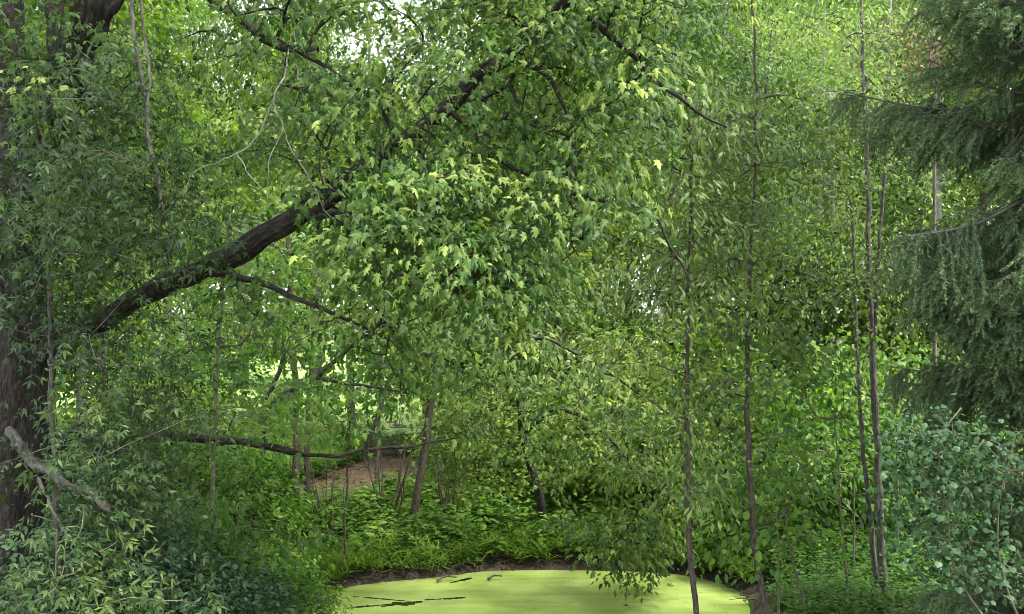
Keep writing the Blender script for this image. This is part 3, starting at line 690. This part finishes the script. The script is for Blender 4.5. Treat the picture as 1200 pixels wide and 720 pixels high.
PROTO = {
    'broad': proto_tree(13, 3.0, 1.6, 46, 9, M['broad'], TRI5, 32, .13, M['bark_brown'], .17),
    'broad2': proto_tree(12, 2.6, 3.2, 44, 9, M['broad'], LANCE, 50, .15, M['bark_grey'], .14, tint=.5),
    'airy': proto_tree(14, 2.3, 2.0, 64, 8, M['airy'], DIAMOND, 50, .105, M['bark_pale'], .12, tint=.45),
    'airy2': proto_tree(14, 2.6, 1.0, 60, 9, M['airy'], DIAMOND, 48, .110, M['bark_pale'], .12, .7, .5),
    'olive': proto_tree(12, 2.6, 1.4, 52, 9, M['olive'], DIAMOND, 52, .115, M['bark_brown'], .13),
    'willow': proto_tree(11, 2.8, 1.2, 50, 9, M['willow'], LANCE, 52, .14, M['bark_grey'], .16, 1.2, .42),
    'bush': proto_tree(3.6, 1.9, .25, 34, 7, M['broad'], TRI5, 20, .12, M['bark_brown'], .05, L_=.35, W_=.3, tint=.48, tt_=.55),
    'bush2': proto_tree(2.6, 1.5, .15, 30, 7, M['sapling'], OVAL, 22, .11, M['bark_olive'], .04, L_=.35, W_=.3, tint=.5, tt_=.55),
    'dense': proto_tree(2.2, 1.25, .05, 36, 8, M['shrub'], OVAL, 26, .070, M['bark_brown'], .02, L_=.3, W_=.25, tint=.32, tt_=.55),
}
def place(kind, name, px, d, h, wid, label, cat='tree', group=None, rz=None):
    m3 = PROTO[kind]
    x = (px - 600) / FPX * d
    root = thing(name, (x, d, gz(x, d)), label, cat, group)
    root.rotation_euler = (0, 0, R.uniform(0, 6.28) if rz is None else rz)
    root.scale = (wid, wid, h)
    for nm, me in zip(('trunk', 'branches', 'crown'), m3): obj(nm, me, root, kind='stuff' if nm != 'trunk' else None)
    return root
G1 = 'trees of the wood behind the pond'
BG = [  # kind, px, distance, height scale, width scale, label
    ('broad', 20, 18, 1.0, 1.0, 'leafy tree half hidden behind the big maple trunk at the left edge'),
    ('broad2', 92, 20, 1.05, .8, 'dark trunked tree first to the right of the big maple trunk'),
    ('broad2', 118, 21, 1.0, .8, 'dark trunked tree second to the right of the big maple trunk'),
    ('olive', 60, 30, 1.2, 1.1, 'olive tree far behind the ash leaves on the left'),
    ('broad2', 150, 31, 1.35, 1.0, 'tall green tree standing before the bright lawn on the left'),
    ('airy', 196, 34, 1.25, 1.1, 'yellow green sunlit tree behind the hanging vine at upper left'),
    ('broad2', 372, 36, 1.5, 1.0, 'rounded tree beyond the lawn behind the pale dead branch'),
    ('broad', 285, 46, 1.12, 1.5, 'broad tree farther back below the sky gap at the top left'),
    ('airy2', 200, 48, 1.5, 1.4, 'tall light tree in the back at upper left'),
    ('broad', 60, 46, 1.6, 1.5, 'tall back row tree above the ash leaves at the left'),
    ('broad', 370, 50, 1.35, 1.5, 'back row tree across the lawn below the middle of the limb'),
    ('broad2', 412, 33, 1.3, 1.0, 'mid green tree behind the middle of the thick limb'),
    ('olive', 545, 34, 1.0, 1.1, 'olive tree behind the gap right of the leaning stem'),
    ('olive', 500, 30, 1.0, 1.0, 'olive green tree behind the leaning stem'),
    ('broad', 575, 27, .95, 1.0, 'dense tree behind the low drooping maple'),
    ('broad', 660, 25, .85, .95, 'dark leafy tree behind the middle of the far shore'),
    ('willow', 735, 30, 1.25, 1.0, 'grey green narrow leaved tree left of the straight slender trunk'),
    ('airy2', 700, 38, 1.45, 1.2, 'tall light green tree high behind the drooping twig'),
    ('olive', 790, 26, 1.1, 1.0, 'olive tree just behind the straight slender trunk'),
    ('airy', 850, 32, 1.4, 1.1, 'tall yellow green tree between the two slender trunks'),
    ('willow', 905, 27, 1.0, .9, 'silvery drooping tree behind the bowed trunk'),
    ('airy2', 960, 34, 1.35, 1.1, 'light leafy tree left of the pale aspen clump'),
    ('airy', 1035, 27, 1.2, 1.0, 'airy tree directly behind the pale aspen clump'),
    ('airy2', 1090, 36, 1.4, 1.2, 'light green tree seen past the dead reddish twigs by the spruce'),
    ('olive', 1150, 24, 1.1, 1.1, 'olive tree behind the spruce'),
    ('broad', 1240, 22, 1.1, 1.1, 'leafy tree behind the spruce at the right edge'),
    ('broad', 610, 44, 1.6, 1.4, 'tall back row tree seen above the drooping maple'),
    ('airy2', 780, 48, 1.9, 1.5, 'tall pale back row tree above the twig at upper centre'),
    ('broad', 880, 46, 1.8, 1.4, 'tall back row tree above the bowed trunk'),
    ('broad', 700, 60, 1.95, 1.6, 'hazy back row tree farthest off above the far shore'),
    ('airy', 830, 62, 1.9, 1.7, 'far back row tree seen between the two slender trunks'),
    ('broad', 940, 60, 2.0, 1.6, 'far back row tree left of the grey snag top'),
    ('airy2', 1060, 58, 1.9, 1.7, 'far back row tree right of the pale aspen clump'),
    ('airy', 1000, 50, 2.0, 1.6, 'tall pale back row tree above the aspen clump'),
    ('broad', 1130, 46, 1.8, 1.4, 'tall back row tree showing between the spruce boughs'),
]
for k, px, d, h, wd, lab in BG: place(k, {'broad': 'leafy_tree', 'broad2': 'leafy_tree', 'airy': 'aspen_tree', 'airy2': 'aspen_tree', 'olive': 'elm_tree', 'willow': 'willow_tree'}[k], px, d, h, wd, lab, group=G1)
SH = [
    ('dense', 'shrub', 225, 11.2, .6, 1.0, 'dark blue green shrub in the lower left corner, the nearest one'),
    ('dense', 'shrub', 120, 10.6, .85, 1.0, 'dark shrub at the foot of the big maple'),
    ('bush2', 'shrub', 300, 12.6, .5, .6, 'green low shrub at the left end of the duckweed'),
    ('dense', 'shrub', 45, 9.9, .6, .7, 'green bush at the bottom left corner before the big maple'),
    ('bush2', 'bush', 275, 15.5, .85, .9, 'fresh green bush under the young maple'),
    ('dense', 'bush', 130, 13.5, 1.0, 1.0, 'dark bush under the ash leaves left of the young maple'),
    ('bush', 'bush', 205, 16, .75, .7, 'dark bush just left of the young maple stem'),
    ('bush', 'bush', 180, 17.5, .8, .9, 'shaded bush farther behind, left of the young maple stem'),
    ('dense', 'bush', 90, 15.5, 1.0, 1.1, 'shaded bush between the big maple and the thin dark trunks'),
    ('bush', 'bush', 560, 22.8, .6, .8, 'dark bush right of the leaning stem on the far shore'),
    ('bush', 'bush', 640, 21.6, .6, .9, 'dark bush on the far shore under the drooping maple'),
    ('bush', 'bush', 735, 20.8, .95, .9, 'leafy bush on the far shore behind the drooping tips'),
    ('bush2', 'bush', 715, 25, 1.45, 1.3, 'pale green bush glowing behind the drooping maple'),
    ('bush', 'bush', 830, 20.2, 1.1, .9, 'bush on the shore between the two slender trunks'),
    ('bush2', 'bush', 925, 18.5, 1.2, 1.0, 'light green bush right of the bowed trunk'),
    ('bush2', 'bush', 985, 20, 1.3, 1.1, 'light green bush left of the aspen stems'),
    ('bush2', 'bush', 1060, 19, 1.2, 1.0, 'light green bush right of the aspen stems'),
    ('bush', 'bush', 940, 23.5, 1.5, 1.2, 'taller bush behind the light green ones'),
    ('bush', 'bush', 1040, 24, 1.5, 1.2, 'taller bush behind the aspen stems'),
    ('bush', 'bush', 1120, 21, 1.4, 1.1, 'bush behind the grape vine'),
    ('bush', 'bush', 515, 29, 1.35, 1.25, 'tall bush closing the view behind the leaning stem'),
    ('bush2', 'bush', 575, 28, 1.6, 1.2, 'bush filling the gap left of the drooping maple'),
    ('bush', 'bush', 110, 23, 1.3, 1.2, 'dark bush behind the thin dark trunks at the left'),
    ('bush2', 'bush', 175, 26, 1.1, 1.1, 'bush in the shade behind the young maple, left side'),
    ('bush2', 'bush', 250, 40, 1.1, 1.4, 'bush standing out on the bright lawn'),
]
for k, nm, px, d, h, wd, lab in SH: place(k, nm, px, d, h, wd, lab, 'bush', 'bushes round the pond')

# a far-off wood that closes the view
n = 110000
ang = R.uniform(-.62, .62, n); dist = R.uniform(85, 100, n)
top = 20 + 10 * np.clip((ang + .12) * 6, 0, 1) + 3.5 * np.sin(ang * 23) + 2.5 * np.sin(ang * 61 + 1) + 1.5 * np.sin(ang * 140)
hz_ = np.sqrt(R.random(n)) * top
p_ = np.stack([np.sin(ang) * dist, np.cos(ang) * dist, 1 + hz_], -1)
obj('far_woods', leaf_mesh('far_woods', [p_, R.normal(0, 1, (n, 3)) - np.array([0, .2, .8]), R.normal(0, .7, (n, 3)) + np.array([0, -.3, .8]), R.uniform(.5, 1.0, n), np.clip(.35 + .2 * np.sin(ang * 31) + R.normal(0, .12, n), 0, 1)], DIAMOND, M['broad']), kind='stuff', label='distant woodland closing the view beyond the lawn')

# ------------------------------------------------------------------ spruce
def spruce_branch(Lb, seed):
    w_ = Wood(); tw = []
    n = 22; t = np.linspace(0, 1, n)
    main = np.stack([t * Lb, .06 * np.sin(t * 3 + seed), -.22 * Lb * t ** 1.2 + .20 * Lb * np.maximum(t - .55, 0) ** 1.3 * 2.2], -1)
    w_.tube(main, taper(n, .026, .005), 5)
    tw.append((main[int(n * .5):], .9))
    for s in (-1, 1):
        for q in np.sort(R.uniform(.10, .98, 21)):
            b = np.array([np.interp(q, t, main[:, k]) for k in range(3)])
            l = (.62 * (1 - q) ** .6 + .10) * Lb * .42 * R.uniform(.45, 1.35)
            d = nrm(np.array([R.uniform(.35, 1.1), s * R.uniform(.5, 1.0), R.uniform(-.6, .1)])); m = 6; tt = np.linspace(0, 1, m)[:, None]
            pts = b + d * l * tt + np.array([0, 0, -.42 * l]) * tt ** 2
            w_.tube(pts, taper(m, .007, .002), 3)
            bare = .8 if q < .42 and R.random() < .6 else .1
            tw.append((pts[int(bare * m):], .9))
            for h in np.linspace(.2, 1, max(3, int(l / .045))):       # hanging twigs
                if q < .3 and R.random() < .5: 
                    pass
                b2_ = b + d * l * h + np.array([0, 0, -.42 * l]) * h ** 2
                ll = R.uniform(.10, .32) * (1.15 - .4 * q); d2 = nrm(np.array([R.uniform(-.2, .8), s * R.uniform(-.6, .8), -R.uniform(.2, 1.4)]))
                p2 = b2_ + d2 * ll * np.linspace(0, 1, 4)[:, None] + np.array([0, 0, -.1]) * (np.linspace(0, 1, 4)[:, None] ** 2) * ll
                w_.tube(p2, taper(4, .003, .0015), 3)
                if not (q < .42 and R.random() < .6): tw.append((p2, 1.0))
    Pn, Tn, tint = [], [], []
    for pts, den in tw:
        if len(pts) < 2: continue
        l = np.linalg.norm(np.diff(pts, axis=0), axis=1).sum(); k = max(8, int(l * 260 * den))
        u = R.uniform(0, len(pts) - 1.001, k); i = u.astype(int); f = (u - i)[:, None]
        c = pts[i] * (1 - f) + pts[i + 1] * f; ax = nrm(pts[i + 1] - pts[i])
        rd = R.normal(0, 1, (k, 3)); rd -= (rd * ax).sum(1, keepdims=True) * ax; rd = nrm(rd)
        Pn.append(c); Tn.append(nrm(rd + ax * .9)); base = R.normal(.38, .1)
        tint.append(np.clip(base + .35 * (u / len(pts)) ** 3 + R.normal(0, .08, k), 0, 1))
    Pn, Tn, tint = np.concatenate(Pn), np.concatenate(Tn), np.concatenate(tint)
    k = len(Pn); B = nrm(np.cross(Tn, R.normal(0, 1, (k, 3)))); sz = R.uniform(.022, .036, (k, 1))
    V = np.stack([Pn - B * .0055, Pn + B * .0055, Pn + Tn * sz], 1).reshape(-1, 3)
    Fn = np.arange(3 * k).reshape(k, 3)
    wv = np.concatenate(w_.V); wf = np.concatenate(w_.F)
    return make_mesh('branch', np.vstack([V, wv]), [Fn, wf + len(V)], [M['needle'], M['bark_grey']], fattr=np.concatenate([tint, np.full(len(wf), .4)]),
                     pvec=np.vstack([np.zeros_like(V), np.concatenate(w_.B)]), mat_idx=np.concatenate([np.zeros(k), np.ones(len(wf))]))
SPB = [spruce_branch(l, i) for i, l in enumerate((2.0, 2.2, 1.8, 2.4, 1.6))]
def spruce(x, y, h, spread, label, nwh, zmin=.4, group=None):
    root = thing('spruce_tree', (x, y, gz(x, y)), label, 'tree', group)
    w_ = Wood(); c = curve([(0, 0, -.2), (.03, 0, h * .5), (0, 0, h)], .3); w_.tube(c, taper(len(c), .2, .03), 14, .1)
    obj('trunk', w_.mesh('trunk', M['bark_brown']), root)
    for i in range(nwh):
        z = zmin + (h * .93 - zmin) * (i / nwh) ** 1.0
        r = (spread * (1 - .8 * (z / h) ** 1.5) + .25) * (.68 + .32 * min(1, z / 4.5))
        for q in range(7):
            if R.random() < .07: continue
            b = bpy.data.objects.new('branch', random.choice(SPB))
            link(b, root)
            b.location = (0, 0, z + R.uniform(-.3, .3)); b.rotation_euler = (R.normal(0, .22), R.normal(-.08, .2) - .25 * (z / h), q * .898 + i * 2.4 + R.normal(0, .2))
            s = r / 2.0 * R.choice([.6, .75, .88, 1.0, 1.1]); b.scale = (s, max(.8, s) * 1.0, max(.75, s))
    return root
spruce(6.1, 11.4, 17, 2.12, 'large dark spruce with drooping boughs along the right edge', 50, .25)

# ------------------------------------------------------------------ grape vine over the spruce's foot
vb = np.array([5.0, 9.9, gz(5.0, 9.9)])
vine = thing('grape_vine', vb, 'grape vine with round blue green leaves climbing over the foot of the spruce', 'vine')
stems = [curve([vb, P(1130, 690, 9.8), P(1110, 600, 9.7), P(1100, 520, 9.7), P(1125, 480, 9.7)], .1), curve([vb, P(1180, 690, 9.8), P(1170, 600, 9.7), P(1190, 510, 9.7)], .1), curve([P(1110, 600, 9.7), P(1080, 570, 9.8), P(1062, 530, 9.9)], .1)]
A = np.vstack([region([(1048, 520), (1110, 474), (1150, 500), (1215, 505), (1215, 680), (1130, 690), (1050, 640)], 9.2, 10.2, 150), region([(1050, 500), (1100, 480), (1130, 540), (1070, 570)], 9.4, 10.3, 45)])
tb_, ends = grow(np.vstack(stems), A, .0028)
wood_part('stem', [(s_, taper(len(s_), .016, .007)) for s_ in stems] + tb_, M['bark_olive'], vine)
L = Leaves(); L.add(*sprays(A, ends + R.normal(0, .4, ends.shape) + np.array([0, -.3, -.2]), 15, .30, .24, .050, droop=.6, flat=.6, tint=.27))
arr = L.arrays(); arr[2] = arr[2] + np.array([-.05, .1, .25])
leaf_parts(vine, arr, ROUND, M['grape'], 300)
w_ = Wood(); c = curve([P(1143, 530, 9.2), P(1153, 517, 9.2), P(1165, 522, 9.2), P(1177, 532, 9.2)], .04); w_.tube(c, taper(len(c), .007, .004), 6)
tg = thing('dead_twig', P(1153, 517, 9.2), 'short bent pale dead twig poking out above the grape leaves', 'twig')
obj('stem', w_.mesh('stem', M['dead'], tg.location), tg)

# ------------------------------------------------------------------ vines, dead wood, trunks
def simple_wood(name, label, cat, tubes, mat, sides=7, group=None, rough=.05):
    base = tubes[0][0][0]
    root = thing(name, base, label, cat, group)
    for i, (p, ra, rb) in enumerate(tubes):
        w_ = Wood(); c = curve(p, .05); c[1:-1] += R.normal(0, .005, c[1:-1].shape)
        w_.tube(c, taper(len(c), ra, rb), sides, rough)
        obj('stem' if i == 0 else 'side_stem', w_.mesh('stem', mat, base), root)
    return root
simple_wood('hanging_vine', 'bare grey vine hanging in two strands from the top left canopy', 'vine',
            [([P(153, -30, 10), P(157, 40, 10), P(165, 90, 10), P(172, 130, 10), P(174, 165, 10), P(184, 200, 10), P(188, 240, 10), P(185, 280, 10), P(186, 292, 10)], .020, .016),
             ([P(162, -30, 10.1), P(170, 50, 10.1), P(176, 90, 10), P(172, 125, 9.95)], .012, .012), ([P(188, 235, 10), P(197, 262, 9.95), P(208, 289, 9.95)], .010, .004)], M['bark_grey'])
simple_wood('dead_branch', 'grey lichen covered dead branch slanting down from the foot of the big maple', 'dead branch',
            [([P(10, 505, 10.4), P(40, 545, 10.1), P(60, 552, 9.9), P(75, 568, 9.8), P(105, 576, 9.7), P(120, 592, 9.65), P(132, 598, 9.6)], .045, .03), ([P(45, 560, 9.7), P(62, 600, 9.5), P(88, 640, 9.4)], .013, .007), ([P(40, 605, 9.5), P(70, 612, 9.45), P(82, 611, 9.4)], .007, .004)], M['bark_grey'], 10, rough=.35)
simple_wood('dead_sapling', 'thin pale dead stems standing in the reddish twigs beside the spruce top', 'dead tree',
            [([P(1093, 100, 14.5), P(1090, 70, 14.5), P(1088, 40, 14.5)], .02, .008), ([P(1093, 98, 14.5), P(1100, 75, 14.5), P(1098, 45, 14.5)], .014, .005), ([P(1118, 96, 14.5), P(1133, 78, 14.5), P(1144, 62, 14.5)], .016, .005), ([P(1118, 96, 14.5), P(1135, 86, 14.5), P(1150, 80, 14.5)], .012, .004)], M['dead'])
hero('dead_shrub', 'rust brown dead tree top behind the spruce boughs', 'dead tree', [([(1098, 640, 15), (1095, 300, 15), (1096, 110, 15), (1098, 20, 15)], .05, .012)],
     [(1060, -10), (1130, -10), (1135, 60), (1105, 100), (1070, 80)], 14.6, 15.5, 44, M['rust'], NARROW, 30, .10, M['dead'], droop=.6)
hero('birch_tree', 'white barked birch trunk behind the spruce tips', 'tree', [([(1100, 640, 23.5), (1099, 300, 23.5), (1098, 180, 23.5), (1097, 20, 23.5)], .12, .07)],
     [(1050, -40), (1150, -40), (1130, 230), (1060, 230)], 22.5, 25, 40, M['airy'], DIAMOND, 30, .12, M['bark_pale'])
hero('birch_tree', 'broken grey birch snag with a bare side branch high above the bowed trunk', 'tree', [([(972, 600, 29), (973, 300, 29), (974, 125, 29), (974, 108, 29)], .13, .11), ([(972, 122, 28.8), (955, 112, 28.6), (938, 107, 28.4)], .05, .02)],
     [(930, 150), (1010, 150), (1000, 330), (940, 330)], 28.5, 31, 40, M['airy'], DIAMOND, 30, .13, M['bark_pale'])

# sticks lying at the water's edge and on the duckweed
STK = [(455, 676, 520, 668, 'dark waterlogged stick at the left end of the mud bank'), (520, 674, 590, 664, 'brown stick lying along the middle of the mud bank'), (575, 668, 660, 662, 'long brown stick on the mud bank below the drooping maple'),
       (600, 636, 612, 652, 'short pale twig leaning out of the far mud'), (572, 682, 588, 680, 'small twig floating on the duckweed left of the middle'), (512, 684, 535, 681, 'dark chip of wood floating near the left slit')]
for a, b, c, d, lab in STK:
    ya = CAMZ * FPX / max(b - 360, 1); q0 = P(a, b, ya); yb = CAMZ * FPX / max(d - 360, 1); q1 = P(c, d, yb)
    q0[2] = max(.015, gz(q0[0], q0[1])) + .03; q1[2] = max(.015, gz(q1[0], q1[1])) + .05
    simple_wood('stick', lab, 'stick', [([q0, (q0 + q1) / 2 + np.array([0, .04, .03]), q1], .022, .01)], M['bark_brown'], group='sticks at the edge of the pond')

# ------------------------------------------------------------------ ground cover
def weeds(name, pts, hmin, hmax, npl, size, mat, tmpl, label, tint=.45, tilt=.25, droop=.3):
    n = len(pts); z = ground_z(pts[:, 0], pts[:, 1])
    cl_ = .5 + .5 * vnoise(pts[:, 0], pts[:, 1], .9, 3)
    h = (hmin + (hmax - hmin) * np.clip(cl_ + R.normal(0, .25, n), 0, 1))
    lean = R.normal(0, tilt, (n, 2))
    u = R.uniform(.25, 1, (n, npl)) ** .7
    az = R.uniform(0, 6.283, (n, npl))
    hh = u * h[:, None]
    pos = np.stack([pts[:, 0:1] + lean[:, 0:1] * hh + .02 * np.cos(az), pts[:, 1:2] + lean[:, 1:2] * hh + .02 * np.sin(az), z[:, None] + hh], -1)
    T = np.stack([np.cos(az), np.sin(az), .35 - droop * R.uniform(0, 2, az.shape)], -1)
    N = np.stack([-.35 * np.cos(az), -.35 * np.sin(az), np.ones_like(az)], -1) + R.normal(0, .25, (n, npl, 3))
    tt = np.clip(tint + .18 * (cl_[:, None] - .5) + R.normal(0, .12, (n, 1)) + R.normal(0, .1, (n, npl)), 0, 1)
    sz = size * (1.35 - .6 * u) * R.uniform(.7, 1.3, (n, npl))
    L = Leaves(); L.add(pos, T, N, sz, tt)
    return obj(name, leaf_mesh(name, L.arrays(), tmpl, mat), kind='stuff', label=label)
def scatter(n, x0, x1, y0, y1, f):
    x = R.uniform(x0, x1, n * 3); y = R.uniform(y0, y1, n * 3)
    k = f(x, y, pond_sd(x, y)); return np.stack([x, y], -1)[k][:n]
PC = np.array(PATHC)
def pathd(x, y):
    return np.minimum(pathd0(x, y), np.where(y < 25, pathd0(x + .1, y + .8), 9))
def pathd0(x, y):
    a, b = PC[:-1], PC[1:]; ab = b - a; p = np.stack([x, y], -1)[:, None]
    t = np.clip(((p - a) * ab).sum(-1) / (ab ** 2).sum(-1), 0, 1)
    return np.linalg.norm(p - a - t[..., None] * ab, axis=-1).min(1)
weeds('undergrowth', scatter(7000, -9, 7, 17.2, 27, lambda x, y, d: (d > .05 + .10 * vnoise(x, y, 2)) & (pathd(x, y) > 1.1 + .25 * vnoise(x, y, 3)) & ((y > 18.2) | (np.abs(x) > 3))), .18, .62, 18, .10, M['weed'], DIAMOND, 'leafy green weeds covering the bank behind the pond')
weeds('broad_weeds', scatter(900, -7, 7, 18.0, 22, lambda x, y, d: (d > .15) & (pathd(x, y) > 1.1 + .25 * vnoise(x, y, 3))), .3, .85, 12, .16, M['sapling'], TRI5, 'broad leaved plants scattered along the far bank', tint=.5)
weeds('shore_grass', scatter(1500, -4.5, 4.5, 17.2, 20, lambda x, y, d: (d > .02) & (d < .8)), .15, .45, 12, .30, M['grass'], GRASS, 'tufts of grass hanging over the mud', tilt=.5, droop=-.4)
weeds('bank_weeds', scatter(2600, 3.6, 9, 12.5, 20, lambda x, y, d: d > .3), .25, .75, 20, .095, M['weed'], DIAMOND, 'bright green weeds at the right end of the pond', tint=.55)
weeds('near_weeds', scatter(2200, -7, -2.6, 11, 17.5, lambda x, y, d: d > .3), .25, .7, 16, .10, M['shrub'], LANCE, 'shaded weeds left of the pond', tint=.5)
weeds('bank_grass', scatter(9000, -14, 4, 20, 31, lambda x, y, d: (pathd(x, y) > 1.25)), .2, .55, 10, .38, M['grass'], GRASS, 'long grass on the slope beside the dirt path', tilt=.3, droop=-.5)
weeds('wood_floor_plants', scatter(3500, -16, 16, 27, 46, lambda x, y, d: (x > -1.5 + (y - 30) * 0.9) | ((x < -9) & (y < 31))), .25, .9, 16, .17, M['weed'], DIAMOND, 'leafy plants on the floor of the wood')
n = 2200
x = R.uniform(-3.6, 3.6, n * 4); y = R.uniform(16.8, 19.6, n * 4); d_ = pond_sd(x, y); k = (d_ > .0) & (d_ < .42) & (y > 16.8); x, y = x[k][:n], y[k][:n]; n = len(x)
obj('leaf_litter', leaf_mesh('leaf_litter', [np.stack([x, y, ground_z(x, y) + .06 + R.uniform(0, .04, n)], -1), R.normal(0, 1, (n, 3)) * np.array([1, 1, .25]), R.normal(0, .3, (n, 3)) + np.array([0, 0, 1]), R.uniform(.05, .2, n), R.uniform(0, .5, n)], NARROW, M['litter']), kind='stuff', label='brown litter of leaves and twigs along the mud bank')

# specks on the duckweed: fallen leaves and bits
x = R.uniform(-3.2, 3.6, 260); y = R.uniform(14.5, 18.8, 260); k = None; k = pond_sd(x, y) < -.05; x, y = x[k], y[k]; n = len(x)
obj('floating_leaves', leaf_mesh('floating_leaves', [np.stack([x, y, np.full(n, .012)], -1), R.normal(0, 1, (n, 3)) * np.array([1, 1, .05]), R.normal(0, .12, (n, 3)) + np.array([0, 0, 1]), R.uniform(.015, .05, n), R.uniform(.3, 1, n)], DIAMOND, M['litter']), kind='stuff', label='small fallen leaves lying on the duckweed')
# bare tangled shrubs under the trees on the left bank
for px, d, hgt, ns, lab in ((300, 18.5, 2.6, 13, 'bare tangled shrub of thin dark stems left of the twin stems'), (385, 19.0, 2.4, 12, 'bare tangled shrub of thin dark stems right of the twin stems'), (455, 20, 2.6, 13, 'bare tangled shrub between the pale slim stem and the leaning tree'),
                            (525, 20.2, 2.3, 12, 'bare tangled shrub right of the leaning stem'), (215, 19, 2.4, 11, 'bare tangled shrub left of the young maple stem'), (150, 18.5, 2.8, 9, 'bare upright stems near the thin dark trunks')):
    x0 = (px - 600) / FPX * d; b0 = np.array([x0, d, gz(x0, d)])
    rt = thing('bare_shrub', b0, lab, 'shrub', 'bare shrubs on the left bank')
    for q in range(ns):
        a_ = R.uniform(0, 6.28); l_ = hgt * R.uniform(.55, 1.1); sp = R.uniform(.1, .5) * l_
        dx, dy = math.cos(a_) * sp, math.sin(a_) * sp * .6
        pts = curve([b0 + [R.normal(0, .12), R.normal(0, .12), -.06], b0 + np.array([dx * .35 + R.normal(0, .08), dy * .35, l_ * .4]), b0 + np.array([dx * .8 + R.normal(0, .1), dy * .8, l_ * .75]), b0 + np.array([dx * 1.3 + R.normal(0, .15), dy * 1.2, l_ * R.uniform(.8, 1.05)])], .12)
        w_ = Wood(); w_.tube(pts, taper(len(pts), R.uniform(.009, .02), .004), 5)
        for z_ in range(2):
            i_ = R.integers(len(pts) // 3, len(pts) - 2); e_ = pts[i_] + R.normal(0, 1, 3) * np.array([.4, .25, .2]) + [0, 0, .3]
            w_.tube(curve([pts[i_], (pts[i_] + e_) / 2 + R.normal(0, .05, 3), e_], .15), taper(len(curve([pts[i_], (pts[i_] + e_) / 2, e_], .15)), .007, .003), 3) if False else None
        obj('stem', w_.mesh('stem', M['bark_brown'], b0), rt)

# twigs and roots in the mud at the water's edge
w_ = Wood(); t_ = R.integers(0, n := len(rim), 260)
for q in t_:
    p0 = rim[q] + RN[q] * R.uniform(-.06, .26); a_ = R.uniform(0, 3.14); l_ = R.uniform(.08, .45)
    if p0[1] < 16.5: continue
    e = p0 + np.array([math.cos(a_), math.sin(a_) * .5]) * l_
    c0 = np.array([p0[0], p0[1], max(.0, gz(*p0)) + .05]); c1 = np.array([e[0], e[1], max(.0, gz(*e)) + R.uniform(.01, .12)])
    w_.tube([c0, (c0 + c1) / 2 + R.normal(0, .03, 3), c1], [R.uniform(.005, .014), .008, .003], 4)
obj('twig_litter', w_.mesh('twig_litter', M['bark_brown']), kind='stuff', label='small twigs and roots strewn along the mud edge of the pond')

# dead leaves trodden into the path
x = R.uniform(-8, -1, 16000); y = R.uniform(19.5, 33, 16000); k = pathd0(x, y) < 1.15; x, y = x[k][:1800], y[k][:1800]; n = len(x)
obj('path_litter', leaf_mesh('path_litter', [np.stack([x, y, ground_z(x, y) + .055 + R.uniform(0, .02, n)], -1), R.normal(0, 1, (n, 3)) * np.array([1, 1, .15]), R.normal(0, .25, (n, 3)) + np.array([0, 0, 1]), R.uniform(.05, .13, n), R.uniform(0, 1, n)], DIAMOND, M['litter']), kind='stuff', label='brown dead leaves lying on the dirt path')
